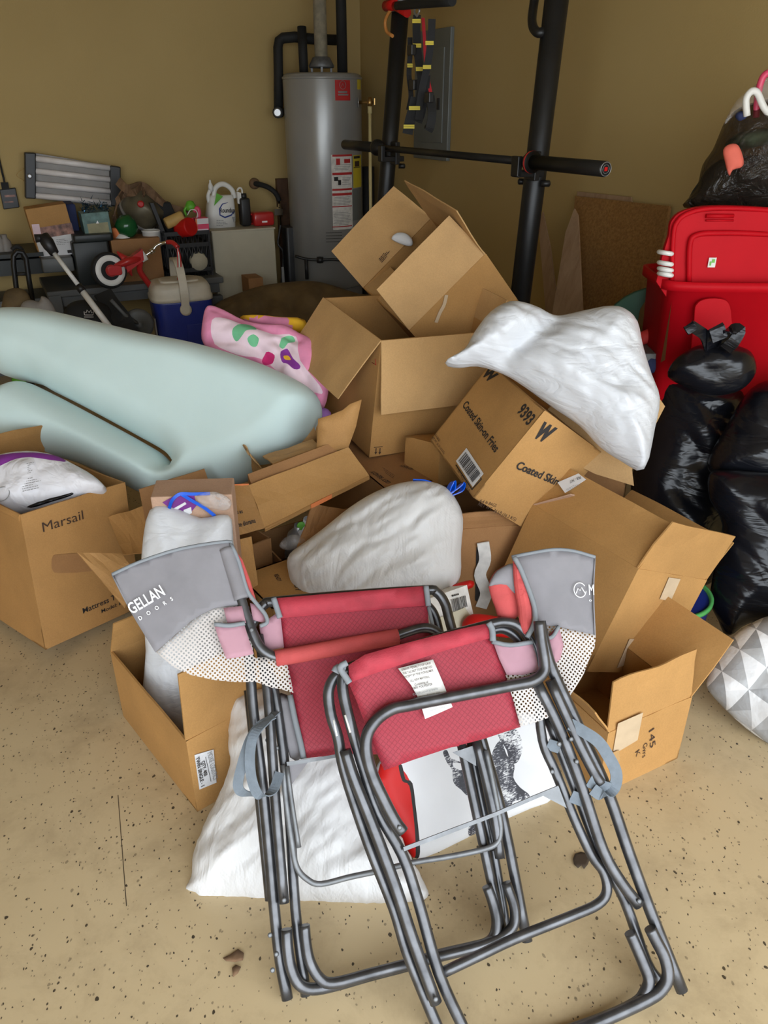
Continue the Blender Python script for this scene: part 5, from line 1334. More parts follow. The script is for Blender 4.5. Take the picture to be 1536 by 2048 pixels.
barcode([(932, 904), (962, 948), (946, 966), (917, 922)], P0+n*.004, n, 'black_ink', stk)
P0, n = KC.face('+x')
text_px('W', (1068, 872), (1095, 886), P0, n, 'black_ink', KC.root, h=.046, bold=.07, shear=.2)
text_px('Coated Skin-on', (1030, 936), (1135, 980), P0, n, 'black_ink', KC.root, h=.024, bold=.025)
text_px('6-6 lb BAGS', (959, 1003), (991, 1014), P0, n, 'brown_ink', KC.root, h=.010)
text_px('NET WT. 36 LB (16.3 KG)', (955, 1010), (1030, 1042), P0, n, 'brown_ink', KC.root, h=.011)

# --- box J under the upper white bag
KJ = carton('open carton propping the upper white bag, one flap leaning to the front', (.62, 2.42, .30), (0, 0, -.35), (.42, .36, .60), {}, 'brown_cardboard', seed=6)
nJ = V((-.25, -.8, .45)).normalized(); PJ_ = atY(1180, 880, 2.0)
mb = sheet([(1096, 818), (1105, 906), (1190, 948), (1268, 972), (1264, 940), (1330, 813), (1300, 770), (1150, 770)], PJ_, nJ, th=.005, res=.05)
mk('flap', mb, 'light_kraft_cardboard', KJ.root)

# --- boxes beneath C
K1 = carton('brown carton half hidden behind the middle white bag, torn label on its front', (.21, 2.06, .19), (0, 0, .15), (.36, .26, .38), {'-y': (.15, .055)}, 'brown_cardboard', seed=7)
P0, n = K1.face('-y')
mb = MB(); mb.strap([onp(x, y, P0+n*.008, n) for x, y in ((966, 1085), (970, 1120), (960, 1150), (972, 1185), (962, 1215))], .035, (1, 0, 0), .004, 4); mk('torn_label', mb, 'worn_white_paper', K1.root, 'torn white label')
decal([(953, 1095), (962, 1090), (958, 1150), (966, 1215), (950, 1200)], P0, n, 'black_ink', K1.root, 'dark_label')
K2 = carton('closed carton lying between the fries carton and the middle white bag', (.185, 2.30, .44), (-.2, .1, .6), (.16, .18, .13), {}, CB[0], open_=False, seed=8)

# --- box D, big tilted carton at right
cD, dD = (.593, 1.817, .254), (.389, .327, .297)
KD = carton('large brown carton leaning to the left, standing in the smaller carton at right', cD, (-.375, .236, -1.001), dD, {'-y': (-.38, .137, .002), '+x': (.12, .141, .004), '+y': (.45, .13), '-x': (-.9, .12)}, CB[0], seed=9)
KD.flap['-x'].data.materials[0] = M['pinkish_cardboard']
base, nn = KD.flap['-y_plane']; nn = nn if nn.dot(EYE-base) > 0 else -nn; bf = base+nn*.006
LB_ = decal([(1115, 965), (1157, 947), (1172, 959), (1130, 986)], bf, nn, 'white_paper', KD.root, 'shipping_label', off=.004)
text_px('PKB - 3437', (1161, 952), (1139, 962), bf+nn*.005, nn, 'black_ink', LB_, h=.010)
printlines([(1132, 979), (1160, 962), (1166, 967), (1138, 983)], 3, bf+nn*.005, nn, 'grey_ink', LB_)
P0, n = KD.face('+x')
decal([(1259, 1278), (1297, 1278), (1273, 1322), (1234, 1336)], P0, n, 'clear_tape', KD.root, 'tape', off=.002)
base, nn = KD.flap['+x_plane']; nn = nn if nn.dot(EYE-base) > 0 else -nn
decal([(1338, 1155), (1361, 1158), (1341, 1203), (1320, 1198)], P0, n, 'clear_tape', KD.root, 'tape', off=.002)

# --- box E, small carton lower right
KE = carton('small open carton on the floor at right with pen writing on its front', (.553, 1.50, .100), (0, 0, .48), (.262, .30, .20), {'-y': (-.12, .135, .002), '+x': (.75, .17, .004), '-x': (.5, .08)}, CB[0], seed=10)
P0, n = KE.face('-y')
text_px('145', (1297, 1462), (1300, 1497), P0, n, 'brown_ink', KE.root, h=.018); text_px('Gvrs', (1286, 1488), (1284, 1516), P0, n, 'brown_ink', KE.root, h=.014); text_px('K', (1270, 1504), (1272, 1514), P0, n, 'brown_ink', KE.root, h=.014)
decal([(1236, 1447), (1286, 1425), (1275, 1480), (1225, 1510)], P0, n, 'clear_tape', KE.root, 'tape', off=.002)
decal([(1218, 1508), (1238, 1500), (1240, 1522), (1222, 1530)], P0, n, 'light_kraft_cardboard', KE.root, 'torn_tab', off=.006)

# --- box H, low carton at left
KH = carton('low open carton on the floor at left with a white shipping sticker on its end', (-.445, 1.523, .110), (0, 0, .698), (.320, .416, .219), {'-y': (.06, .196, .0), '+y': (-.3, .10)}, CB[0], seed=11)
P0, n = KH.face('-y')
Q = [(389, 1510), (427, 1499), (433, 1565), (399, 1579)]
SH = decal(Q, P0, n, 'white_paper', KH.root, 'sticker', off=.002)
pn = P0+n*.0035
text_px('MOXIE LOGISTICS', (414, 1507), (426, 1561), pn, n, 'grey_ink', SH, h=.013); text_px('QTY: 400', (402, 1524), (408, 1553), pn, n, 'black_ink', SH, h=.009, bold=.02); text_px('TWIN SINGLE - 1', (391, 1516), (402, 1574), pn, n, 'black_ink', SH, h=.009, bold=.02)
mb = MB(); mb.tube([onp(411, 1514, pn, n), onp(422, 1563, pn, n)], .0005, 4); mk('underline', mb, 'black_ink', SH)

# --- box I behind it with flaps
KI = carton('open brown carton between the hand hole carton and the tall white bag, flaps out', (-.52, 1.98, .17), (0, 0, .75), (.24, .30, .34), {'+y': (.2, .12)}, 'brown_cardboard', seed=12)

# --- white bag standing in box H with carton inside
n2 = V((.05, -.92, .38)).normalized(); P2 = atY(380, 1200, 1.60)
mb = pillow([(300, 1020), (345, 1014), (400, 1036), (456, 1030), (466, 1080), (472, 1200), (450, 1330), (410, 1420), (376, 1478), (330, 1440), (287, 1408), (292, 1300), (284, 1200), (284, 1105)], P2, n2, .05, .09, .09, .008, .010, 5, fine=1, seed=51, wang=1.4, wst=2.5)
single('white_drawstring_bag', 'tall white trash bag standing in the low left carton, grey pouch before it', 'bag', 'white_bag_plastic', mb)
o = thing('bagged_carton', 'small carton with purple label and blue tie poking from the tall white bag', 'box')
pc = atY(385, 1010, 1.69); mb = MB(); yaw = .12; ux = V((math.cos(yaw), math.sin(yaw), -.02)).normalized(); uy = V((-math.sin(yaw), math.cos(yaw), 0)); hw = .098
mb.box(pc+uy*.05-V((0, 0, .13)), ux*hw, uy*.05, V((0, 0, .155))); bevel(mk('box_body', mb, 'pinkish_cardboard', o), .003)
PC = pc-uy*.001; nC_ = -uy
decal([(325, 1005), (362, 984), (388, 990), (394, 1010), (372, 1036), (350, 1024)], PC, nC_, 'purple_card', o, 'purple_label')
decal([(347, 1017), (370, 1004), (373, 1008), (350, 1022)], PC, nC_, 'white_paper', o, 'label_window', off=.003); decal([(367, 1020), (382, 1014), (384, 1026), (370, 1032)], PC, nC_, 'white_paper', o, 'label_window', off=.003)
for pts in ([(338, 1018), (345, 1000), (360, 988), (385, 988), (420, 987)], [(362, 988), (385, 1002), (408, 1015), (430, 1032)]):
    mb = MB(); mb.strap([onp(x, y, PC+nC_*.008, nC_) for x, y in pts], .008, (0, .2, 1), .002, 5); mk('blue_tie', mb, 'blue_tape', o)
mb = pillow([(395, 990), (430, 984), (462, 1000), (455, 1020), (420, 1015), (400, 1008)], PC+nC_*.012, nC_, .015, .01, .02, .008, .008, 20, seed=52)
mk('loose_film', mb, 'clear_film', o)

# --- shallow torn diorama carton
o = thing('diorama_carton', 'torn shallow carton with drooping lid and orange edge right of the topper', 'box')
zL = .47
def Zp(x, y, z): return atZ(x, y, z)
A_ = Zp(498, 970, .50); B_ = Zp(697, 894, .53); C_ = Zp(739, 952, .44); D_ = Zp(530, 1056, .40)
def quadslab(pts, th, name, mat, par, smooth=False, label=None, nu=8, nv=4, amp=.004, seed=0):
    a, b, c, d = [V(p) for p in pts]; n = (b-a).cross(d-a).normalized(); 
    if n.dot(EYE-a) < 0: n = -n
    vs = []
    for j in range(nv+1):
        for i in range(nu+1):
            u, v = i/nu, j/nv; p = a.lerp(b, u).lerp(d.lerp(c, u), v); vs.append(p+n*amp*2*noise.noise(V((u*3+seed, v*3, seed))))
    m = nu+1; N = len(vs); fs = [(j*m+i, j*m+i+1, (j+1)*m+i+1, (j+1)*m+i) for j in range(nv) for i in range(nu)]
    cnt = {};
    for f in fs:
        for k in range(4): cnt[(f[k], f[(k+1) % 4])] = 1
    rim = [(e[1], e[0], N+e[0], N+e[1]) for e in cnt if (e[1], e[0]) not in cnt]
    mb = MB(); mb.add(vs+[p-n*th for p in vs], fs+[tuple(N+t for t in f)[::-1] for f in fs]+rim); return mk(name, mb, mat, par, label)
quadslab([A_, B_, C_, D_], .005, 'lid', 'kraft_cardboard', o, amp=.003)
quadslab([D_+V((0, 0, .002)), C_+V((0, 0, .002)), C_-V((0, 0, .012)), D_-V((0, 0, .012))], .004, 'lid_edge', 'tan_cardboard', o, amp=.001)
e0 = D_.lerp(C_, .42); e1_ = D_.lerp(C_, .62); quadslab([e0+V((0, -.004, .003)), e1_+V((0, -.004, .003)), e1_-V((0, .004, .010)), e0-V((0, .004, .010))], .002, 'orange_label', 'orange_edge', o, amp=0)
S0 = Zp(380, 975, .51); S1 = Zp(461, 1075, .39)
quadslab([S0, A_, D_, S1], .005, 'side_panel', 'tan_cardboard', o, amp=.004)
nS = (A_-S0).cross(S1-S0).normalized(); nS = nS if nS.dot(EYE-A_) > 0 else -nS; PS = (A_+S0+D_+S1)/4+nS*.004
text_px('minutes as', (452, 1033), (486, 1026), PS, nS, 'black_ink', o, h=.012, bold=.02); text_px('five-minute diorama', (450, 1062), (512, 1045), PS, nS, 'black_ink', o, h=.014, bold=.02)
quadslab([S0+V((0, 0, .004)), A_+V((0, 0, .004)), A_-V((0, 0, .012)), S0-V((0, 0, .012))], .002, 'orange_label', 'orange_edge', o, amp=0)
T0 = B_; T1 = Zp(632, 915, .50); Bd = (B_-T1)
mb = sheet([T1, B_, atY(712, 850, B_.y+.03), atY(723, 797, B_.y+.05), atY(700, 806, B_.y+.04), atY(685, 820, B_.y+.02), atY(660, 832, B_.y), atY(636, 838, T1.y+.02)], (T1+B_)/2+V((0, .01, .06)), (Bd.cross(V((0, .2, 1)))).normalized(), th=.005, res=.03, world=True, amp=.006)
mk('torn_flap', mb, 'tan_cardboard', o)
mid = (A_+B_+C_+D_)/4; 
mb = MB(); dl = (B_-A_).normalized(); dw = (D_-A_).normalized(); mb.box(mid-dw*.075-V((0, 0, .065)), dl*.17, dw*.03, V((0, 0, .05))); mk('box_body', mb, 'brown_cardboard', o)

# torn tray packaging above it
KT = carton('small torn light brown tray lying on the shallow carton beside the topper', atY(585, 925, 2.28), (.15, -.1, .55), (.24, .11, .07), {'-x': (.3, .07), '+y': (.1, .07), '+x': (.2, .06)}, 'light_kraft_cardboard', seed=14, ragged=('-x', '+y', '+x'), name='torn_tray', th=.004)

quadslab([atY(525, 912, 2.16), atY(625, 878, 2.26), atY(640, 893, 2.20), atY(545, 926, 2.10)], .004, 'tray_top', 'light_kraft_cardboard', KT.root, amp=.002)
quadslab([atY(545, 926, 2.10), atY(640, 893, 2.20), atY(641, 913, 2.19), atY(548, 948, 2.09)], .004, 'tray_side', 'kraft_cardboard', KT.root, amp=.002)

quadslab([atY(216, 1034, 2.02), atY(301, 1008, 2.06), atY(300, 1104, 1.93), atY(246, 1108, 1.90)], .005, 'flap', 'tan_cardboard', KI.root, amp=.003, seed=3)
quadslab([atY(155, 1105, 1.70), atY(243, 1107, 1.76), atY(264, 1135, 1.74), atY(250, 1216, 1.68)], .005, 'flap', 'tan_cardboard', KI.root, amp=.003, seed=5)

# --- lower middle: dark opened box with bottles, GET READY flap box
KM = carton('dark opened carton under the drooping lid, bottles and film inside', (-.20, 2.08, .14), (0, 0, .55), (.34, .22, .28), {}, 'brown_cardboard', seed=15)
for i, (x, y, m_) in enumerate(((603, 1040, 'white_paper'), (585, 1052, 'silver_cap'))):
    mb = MB(); c = atY(x, y+22, 2.05); mb.lathe(c-V((0, 0, .07)), [(.028, 0), (.03, .01), (.03, .09), (.014, .115), (.014, .13)], (.2, -.2, 1), 18)
    b_ = single('bottle', ('small bottle with white label in the dark gap under the drooping lid', 'grey bottle left of the white labelled one under the drooping lid')[i], 'bottle', m_, mb)
mb = MB(); c = atY(603, 1052, 2.015); mb.lathe(c, [(.001, 0), (.012, .001), (.014, 0)], (0, -1, .2), 16); mk('round_mark', mb, 'roundup_green', bpy.data.objects['bottle'])
mb = pillow([(558, 1090), (575, 1072), (600, 1070), (612, 1086), (590, 1098), (570, 1100)], atY(585, 1085, 1.93), V((0, -.8, .6)), .02, .03, .03, .008, .01, 18, seed=55)
single('crumpled_cup', 'crumpled clear plastic cup below the bottles in the dark gap', 'cup', 'clear_film', mb)
KL = carton('closed GET READY carton low in the pile left of the middle white bag', (-.25, 1.80, .15), (0, 0, .62), (.24, .20, .30), {}, 'kraft_cardboard', open_=False, seed=16)
P0, n = KL.face('+z')
text_px('GET READY', (580, 1140), (592, 1183), P0, n, 'brown_ink', KL.root, h=.014, bold=.03); text_px('READY', (548, 1150), (556, 1164), P0, n, 'brown_ink', KL.root, h=.012, bold=.03)
quadslab([atY(626, 1008, 2.02), atY(693, 1019, 2.10), atY(660, 1070, 1.98), atY(594, 1098, 1.90)], .005, 'flap', 'brown_cardboard', KM.root, amp=.003)
quadslab([atY(464, 1082, 1.80), atY(503, 1073, 1.84), atY(516, 1170, 1.76), atY(480, 1190, 1.72)], .005, 'flap', 'kraft_cardboard', KL.root, amp=.003)

# --- white carton with barcode and red cloth behind chairs
o = thing('white_label_carton', 'white labelled carton with barcode wedged behind the folded chairs', 'box')
cq = [atY(850, 1200, 1.62), atY(934, 1170, 1.70), atY(950, 1245, 1.66), atY(870, 1270, 1.58)]
quadslab(cq, .10, 'box_body', 'worn_white_paper', o, amp=.001)
nW = (cq[1]-cq[0]).cross(cq[3]-cq[0]).normalized(); nW = nW if nW.dot(EYE-cq[0]) > 0 else -nW; PW_ = sum(cq, V())/4+nW*.003
barcode([(902, 1199), (931, 1191), (935, 1213), (906, 1223)], PW_, nW, 'black_ink', o, nb=18)
printlines([(903, 1190), (929, 1183), (929, 1187), (904, 1194)], 1, PW_, nW, 'black_ink', o, th=.8)
decal([(878, 1236), (930, 1215), (950, 1245), (880, 1268)], PW_, nW, 'cream_cabinet', o, 'plain_side')
mb = pillow([(855, 1188), (880, 1178), (940, 1160), (945, 1175), (900, 1190), (862, 1200)], atY(900, 1180, 1.76), V((0, -.8, .6)), .02, .03, .03, .01, .01, 14, seed=57)
single('red_bag', 'bright red bag edge between white bag and the barcode carton', 'bag', 'bright_red', mb)
mb = pillow([(925, 1245), (945, 1228), (990, 1232), (1030, 1245), (1030, 1275), (970, 1270), (930, 1268)], atY(975, 1250, 1.62), V((0, -.8, .6)), .02, .04, .03, .01, .01, 14, seed=58)
single('red_cloth', 'bright red cloth below the barcode carton beside the right chair', 'cloth', 'bright_red', mb)

# --- middle white bag
n3 = V((.0, -.80, .60)).normalized(); P3 = atY(750, 1090, 1.86)
mb = pillow([(575, 1135), (580, 1108), (610, 1085), (650, 1055), (700, 1015), (750, 985), (800, 967), (850, 963), (890, 975), (915, 1005), (926, 1040), (922, 1100), (921, 1150), (905, 1180), (870, 1205), (800, 1225), (700, 1230), (620, 1215), (590, 1185)], P3, n3, .12, .12, .17, .008, .015, 4, fine=1, wang=.7, wst=3.5, seed=61)
o = single('white_trash_bag', 'full white trash bag with blue tie in the middle of the pile', 'bag', 'white_waffle_plastic', mb)
PTb = P3+n3*.02
for pts, w_ in (([(826, 960), (850, 962), (872, 972), (890, 985), (897, 993)], .014), ([(893, 990), (900, 972), (907, 964), (905, 982), (893, 990)], .022), ([(893, 990), (912, 978), (926, 967), (922, 982), (896, 994)], .020)):
    mb = MB(); mb.strap([onp(x, y, PTb, n3) for x, y in pts], w_, n3+V((.6, 0, 0)), .003, 5); mk('blue_tie', mb, 'blue_tape', o)

# --- upper right white bag
n4 = V((-.12, -.80, .55)).normalized(); P4 = atY(1130, 760, 1.98)
mb = pillow([(890, 726), (928, 702), (948, 668), (978, 630), (1018, 608), (1065, 614), (1105, 630), (1130, 632), (1165, 625), (1220, 617), (1250, 625), (1274, 650), (1285, 700), (1302, 755), (1318, 802), (1308, 860), (1288, 938), (1245, 922), (1200, 892), (1160, 850), (1105, 812), (1050, 772), (1005, 745), (955, 730), (918, 733)], P4, n4, .13, .12, .16, .008, .020, 4, fine=1, seed=64, wang=-.6, wst=2.8,
            creases=[[(1108, 622), (1105, 650), (1085, 672), (1040, 700), (1005, 735)]], cw=.03, cdepth=.55)
single('white_bag_bundle', 'bulging white plastic bag on top of the cartons at upper right', 'bag', 'white_bag_plastic', mb)

# --- large white bag on the floor
n5 = V((-.12, -.62, .78)).normalized(); P5 = atZ(600, 1800, .01)+V((0, .05, 0))
mb = pillow([(478, 1385), (462, 1440), (458, 1490), (462, 1530), (440, 1590), (415, 1640), (392, 1700), (386, 1752), (375, 1770), (378, 1786), (395, 1792), (400, 1808), (430, 1803), (470, 1800), (540, 1802), (620, 1804), (700, 1806), (780, 1806), (835, 1804), (856, 1790), (850, 1765), (830, 1730), (800, 1670), (760, 1590), (720, 1500), (690, 1440), (600, 1380)], P5, n5, .09, .03, .14, .008, .016, 4, fine=1, seed=71, wang=.9, wst=2.8, jag=.003)
single('large_white_bag', 'large white plastic bag slumped on the floor behind the left folding chair', 'bag', 'white_waffle_plastic', mb)

# --- deer bag
fa = atZ(838, 1718, 0); fb = atZ(1112, 1592, 0); fd = (fb-fa).normalized(); nh = V((fd.y, -fd.x, 0)); nh = nh if nh.y < 0 else -nh
n6 = (nh*.80+V((0, 0, .60))).normalized(); P6 = fa.copy()
mb = pillow([(752, 1560), (780, 1500), (840, 1440), (940, 1420), (1050, 1425), (1092, 1440), (1100, 1500), (1114, 1588), (1060, 1617), (1000, 1643), (920, 1682), (840, 1718), (815, 1700), (785, 1640)], P6, n6, .02, .05, .03, .0065, .003, 6, smooth=2, seed=73, regions=[([(740, 1580), (790, 1500), (800, 1532), (818, 1560), (828, 1610), (838, 1722), (800, 1740)], 'bright_red'),
          ([(796, 1532), (803, 1530), (810, 1558), (824, 1566), (832, 1620), (841, 1716), (834, 1718), (826, 1630), (818, 1572), (804, 1562)], 'black_ink'),
          # left ear and antler lines
          ([(885, 1505), (893, 1500), (900, 1515), (915, 1522), (930, 1530), (935, 1560), (934, 1590), (922, 1580), (906, 1565), (903, 1540), (893, 1525)], 'deer_print'),
          ([(905, 1525), (925, 1528), (922, 1540), (908, 1535)], 'white_paper'),
          # right antler/ear
          ([(995, 1470), (1012, 1455), (1030, 1456), (1042, 1480), (1043, 1505), (1033, 1525), (1018, 1525), (1012, 1500)], 'deer_print'),
          # face and neck
          ([(985, 1500), (1000, 1480), (1012, 1510), (1028, 1530), (1026, 1555), (1040, 1575), (1058, 1590), (1050, 1605), (1030, 1600), (1018, 1612), (1000, 1615), (990, 1600), (978, 1570), (976, 1540), (980, 1520)], 'deer_print'),
          ([(936, 1655), (944, 1640), (950, 1650), (956, 1642), (958, 1668), (940, 1672)], 'deer_print')])
o = single('deer_print_bag', 'white shopping bag with deer drawing and red side stripe leaning behind the chairs', 'bag', 'white_paper', mb)

# --- black bags at right
def blackbag(nm, label, outline, P, n, f, b, seed, R_=.16, wa=-.5):
    mb = pillow(outline, P, n, f, b, R_, .011, .026, 3.2, seed=seed, wang=wa, wst=2.2); return single(nm, label, 'bag', 'black_bag_plastic', mb, 'black trash bags at the right')
blackbag('black_trash_bag', 'large black trash bag behind the tilted carton, below the knotted bag', [(1290, 760), (1335, 742), (1400, 748), (1460, 765), (1490, 800), (1480, 900), (1470, 1050), (1440, 1150), (1360, 1180), (1290, 1150), (1270, 1050), (1262, 960), (1290, 880), (1310, 800)], atY(1370, 900, 2.36), V((-.2, -.9, .4)), .13, .14, 81)
blackbag('black_trash_bag', 'black trash bag at the right frame edge, level with the tilted carton top', [(1490, 790), (1530, 762), (1600, 755), (1680, 780), (1700, 900), (1680, 1000), (1590, 1010), (1500, 975), (1425, 950), (1418, 915), (1448, 860)], atY(1540, 880, 2.14), V((-.3, -.9, .4)), .12, .12, 82)
blackbag('black_trash_bag', 'tall sagging black trash bag at the right edge above the faceted bag', [(1418, 950), (1450, 940), (1540, 945), (1640, 950), (1680, 1100), (1660, 1260), (1560, 1262), (1500, 1245), (1455, 1272), (1436, 1240), (1420, 1200), (1430, 1130), (1445, 1050), (1420, 1000)], atY(1530, 1090, 1.93), V((-.3, -.9, .4)), .10, .12, 83)
kb = blackbag('knotted_black_bag', 'small knotted black bag resting before the red tote', [(1336, 752), (1345, 725), (1368, 705), (1400, 690), (1440, 686), (1470, 692), (1500, 706), (1512, 738), (1500, 765), (1470, 785), (1420, 790), (1370, 772)], atY(1425, 738, 2.20), V((-.2, -.85, .5)), .08, .08, 84, .10)
kn = atY(1425, 690, 2.36)
for pts, w_ in (([(1420, 700), (1410, 672), (1395, 660), (1378, 650), (1386, 664)], .03), ([(1425, 700), (1428, 672), (1432, 655), (1440, 680)], .045), ([(1440, 700), (1452, 682), (1455, 662), (1478, 660), (1466, 685), (1450, 700)], .035)):
    mb = MB(); mb.strap([atY(x, y, 2.18-.01*i) for i, (x, y) in enumerate(pts)], w_, (.9, .2, .5), .006, 5); mk('knot_tail', mb, 'black_bag_plastic', kb)

# --- blue tub, faceted bag
o = thing('blue_tub', 'translucent blue tub with green rim tucked behind the small right carton', 'tub')
c = V((.82, 1.88, 0))
mb = MB(); mb.lathe(c, [(.11, .004), (.115, .01), (.126, .19), (.128, .195)], (0, 0, 1), 40); mk('tub_body', mb, 'blue_plastic', o)
mb = MB(); mb.lathe(c, [(.128, .190), (.133, .192), (.133, .202), (.124, .204), (.118, .18), (.1, .16)], (0, 0, 1), 40); mk('green_rim', mb, 'green_lid', o)
nT = V((.25, -1, 0)).normalized(); pT = c+nT*.124+V((0, 0, .14)); e1, e2, _ = basis(nT)
text('E', pT-e1*.015, pT+e1*.010, nT, 'white_plastic', o, h=.035, off=.006); text('J', pT+e1*.03, pT+e1*.05, nT, 'white_plastic', o, h=.035, off=.006)
n7 = V((-.25, -.72, .65)).normalized(); P7 = atZ(1500, 1460, .02)
mb = pillow([(1414, 1375), (1418, 1350), (1432, 1318), (1465, 1275), (1500, 1248), (1545, 1230), (1640, 1215), (1700, 1300), (1690, 1480), (1620, 1530), (1545, 1492), (1490, 1455), (1440, 1408)], P7+n7*.0, n7, .09, .04, .13, .012, .012, 6, seed=91)
single('faceted_print_bag', 'grey and white bag printed with triangles on the floor at the right edge', 'bag', 'facet_print', mb)

# --- leaf and scraps on the floor
def scrap(pts, label, mat, nm='dry_leaf', cat='leaf', amp=.0008):
    mb = sheet([atZ(x, y, .004) for x, y in pts], atZ(pts[0][0], pts[0][1], .004), V((0, 0, 1)), th=.0012, res=.008, smooth=0, world=True, amp=amp, wf=40); single(nm, label, cat, mat, mb)
scrap([(1146, 1718), (1150, 1708), (1162, 1704), (1172, 1706), (1180, 1716), (1176, 1728), (1168, 1738), (1163, 1730), (1156, 1736), (1148, 1728)], 'dark dried leaf on the floor between the right chair legs', 'leaf_brown')
scrap([(464, 1936), (472, 1930), (482, 1934), (476, 1946), (466, 1954)], 'small brown leaf scrap on the floor at bottom left', 'brown_strap')
scrap([(446, 1916), (460, 1910), (476, 1898), (488, 1906), (486, 1920), (470, 1924), (452, 1922)], 'torn brown leaf scrap on the floor just above the small one', 'brown_strap')

# ================================================================== FOLDED CHAIRS
def chairplane(f0, f1, slope=.56/.65):
    a = atZ(f0[0], f0[1], .011); b = atZ(f1[0], f1[1], .011); d = (b-a).normalized(); h = V((-d.y, d.x, 0)); h = h if h.y > 0 else -h
    up = (h*slope+V((0, 0, 1))).normalized(); n = d.cross(up); n = n if n.dot(EYE-a) > 0 else -n
    return a, n.normalized()
def chairfns(P0, n, root):
    def tb(pts, k=0.0, r=.0100, name='frame_tube', mat='gunmetal_tube', sub=4, lin=False, nn=12):
        q = []
        for i, p in enumerate(pts):
            kk = p[2] if len(p) > 2 else k
            w = onp(p[0], p[1], P0+n*kk, n); w.z = max(w.z, r+.001); q.append(w)
        mb = MB(); mb.tube(q, r, nn, sub=0 if lin else sub); return mk(name, mb, mat, root)
    def fl(poly, k, mat, name, th=.002, smooth=0, res=.02, amp=.003, wf=14, label=None, bow=0, seed=0):
        mb = sheet(poly, P0, n, off=k, th=th, res=res, smooth=smooth, amp=amp, wf=wf, seed=seed, bow=bow); return mk(name, mb, mat, root, label)
    def pil(poly, k, mat, name, f, b, R_, res=.010, amp=.004, seed=0, label=None, smooth=2):
        mb = pillow(poly, P0+n*k, n, f, b, R_, res, amp, 14, seed=seed, smooth=smooth); return mk(name, mb, mat, root, label)
    def st(pts, w, k, name='webbing_strap', mat='grey_webbing', wd=(1, .1, .25)):
        q = []
        for p in pts: kk = p[2] if len(p) > 2 else k; q.append(onp(p[0], p[1], P0+n*kk, n))
        mb = MB(); mb.strap(q, w, wd, .0022, 6); return mk(name, mb, mat, root)
    def bolt(x, y, k): 
        mb = MB(); mb.lathe(onp(x, y, P0+n*k, n), [(.0045, 0), (.0045, .002), (.002, .003)], n, 10); mk('rivet', mb, 'galvanised_steel', root)
    def band(poly, k, w, mat='grey_piping', name='piping', closed=False):
        q = [onp(x, y, P0+n*k, n) for x, y in poly]; mb = MB(); mb.tube(q, w, 8, sub=3); return mk(name, mb, mat, root)
    return tb, fl, pil, st, bolt, band

# ---------- chair A (rear left)
CA = thing('folding_chair', 'folded red camp chair at left, the rear one, with a hanging grey lettered pouch', 'chair', 'folded red camp chairs')
PA, nA = chairplane((574, 1998), (1054, 1886))
tb, fl, pil, st, bolt, band = chairfns(PA, nA, CA)
G_ = .022
# leg tubes on the left
tb([(488, 1214), (500, 1330), (506, 1418), (529, 1603), (555, 1880), (575, 1999)], 0, .0105, lin=False, name='leg')
tb([(536, 1332), (555, 1418), (577, 1603), (591, 1820), (612, 1992)], 0, .0100, name='leg')
tb([(517, 1270, .012), (530, 1345, .012), (538, 1418, .014), (551, 1603, .014), (568, 1806, .014)], 0, .0098)
tb([(497, 1380, -.012), (520, 1603, -.012), (540, 1800, -.012)], 0, .0095)
# arm tube: from the sleeve down and round into the padded rest
tb([(455, 1105), (472, 1165), (490, 1225), (504, 1262), (517, 1290), (532, 1305), (552, 1314), (575, 1312)], .03, .0105, name='arm_tube')
tb([(785, 1275), (815, 1264), (845, 1256), (868, 1260), (884, 1275), (893, 1300)], .03, .0100, name='arm_tube')
m_ = tb([(551, 1317), (620, 1305), (700, 1290), (796, 1273)], .032, .0165, name='arm_pad', mat='pale_red_canvas', nn=16)
# back frame hoop
tb([(504, 1250), (518, 1222), (530, 1208), (550, 1203), (700, 1190), (850, 1180), (872, 1184), (889, 1205), (900, 1245), (930, 1355), (964, 1480), (1006, 1635), (1054, 1885)], -.004, .0105, name='back_frame')
tb([(852, 1208), (868, 1228), (880, 1270), (905, 1380), (935, 1480), (975, 1640), (1014, 1892)], -.028, .0100, name='back_frame')
tb([(952, 1480), (975, 1570), (990, 1640), (1000, 1716)], .014, .0100)
tb([(921, 1480), (947, 1600), (972, 1715), (995, 1820), (1012, 1890)], .0, .0100, name='leg')
tb([(938, 1480), (962, 1600), (985, 1700)], -.02, .0095)
# fabric
fab = [(547, 1197), (700, 1184), (852, 1172), (857, 1245), (900, 1380), (935, 1490), (800, 1510), (690, 1508), (606, 1517), (594, 1450), (582, 1388), (567, 1295), (558, 1238)]
fl(fab, .008, 'red_ripstop', 'seat_back', .002, res=.02, amp=.010, wf=7, seed=1)
fl([(547, 1197), (700, 1184), (852, 1172), (856, 1211), (700, 1224), (558, 1237)], .022, 'red_canvas', 'top_hem', .003, res=.02, amp=.003)
for a, b in (((547, 1196), (560, 1236)), ((852, 1172), (857, 1212))): band([a, ((a[0]+b[0])/2, (a[1]+b[1])/2), b], .026, .006)
band([(857, 1214), (868, 1260), (885, 1320)], .010, .004)
band([(580, 1390), (590, 1440), (602, 1490), (607, 1517)], .011, .006)
pil([(552, 1395), (575, 1390), (592, 1450), (603, 1515), (580, 1515), (565, 1450)], -.004, 'grey_canvas', 'grey_lining', .006, .006, .02, .012)
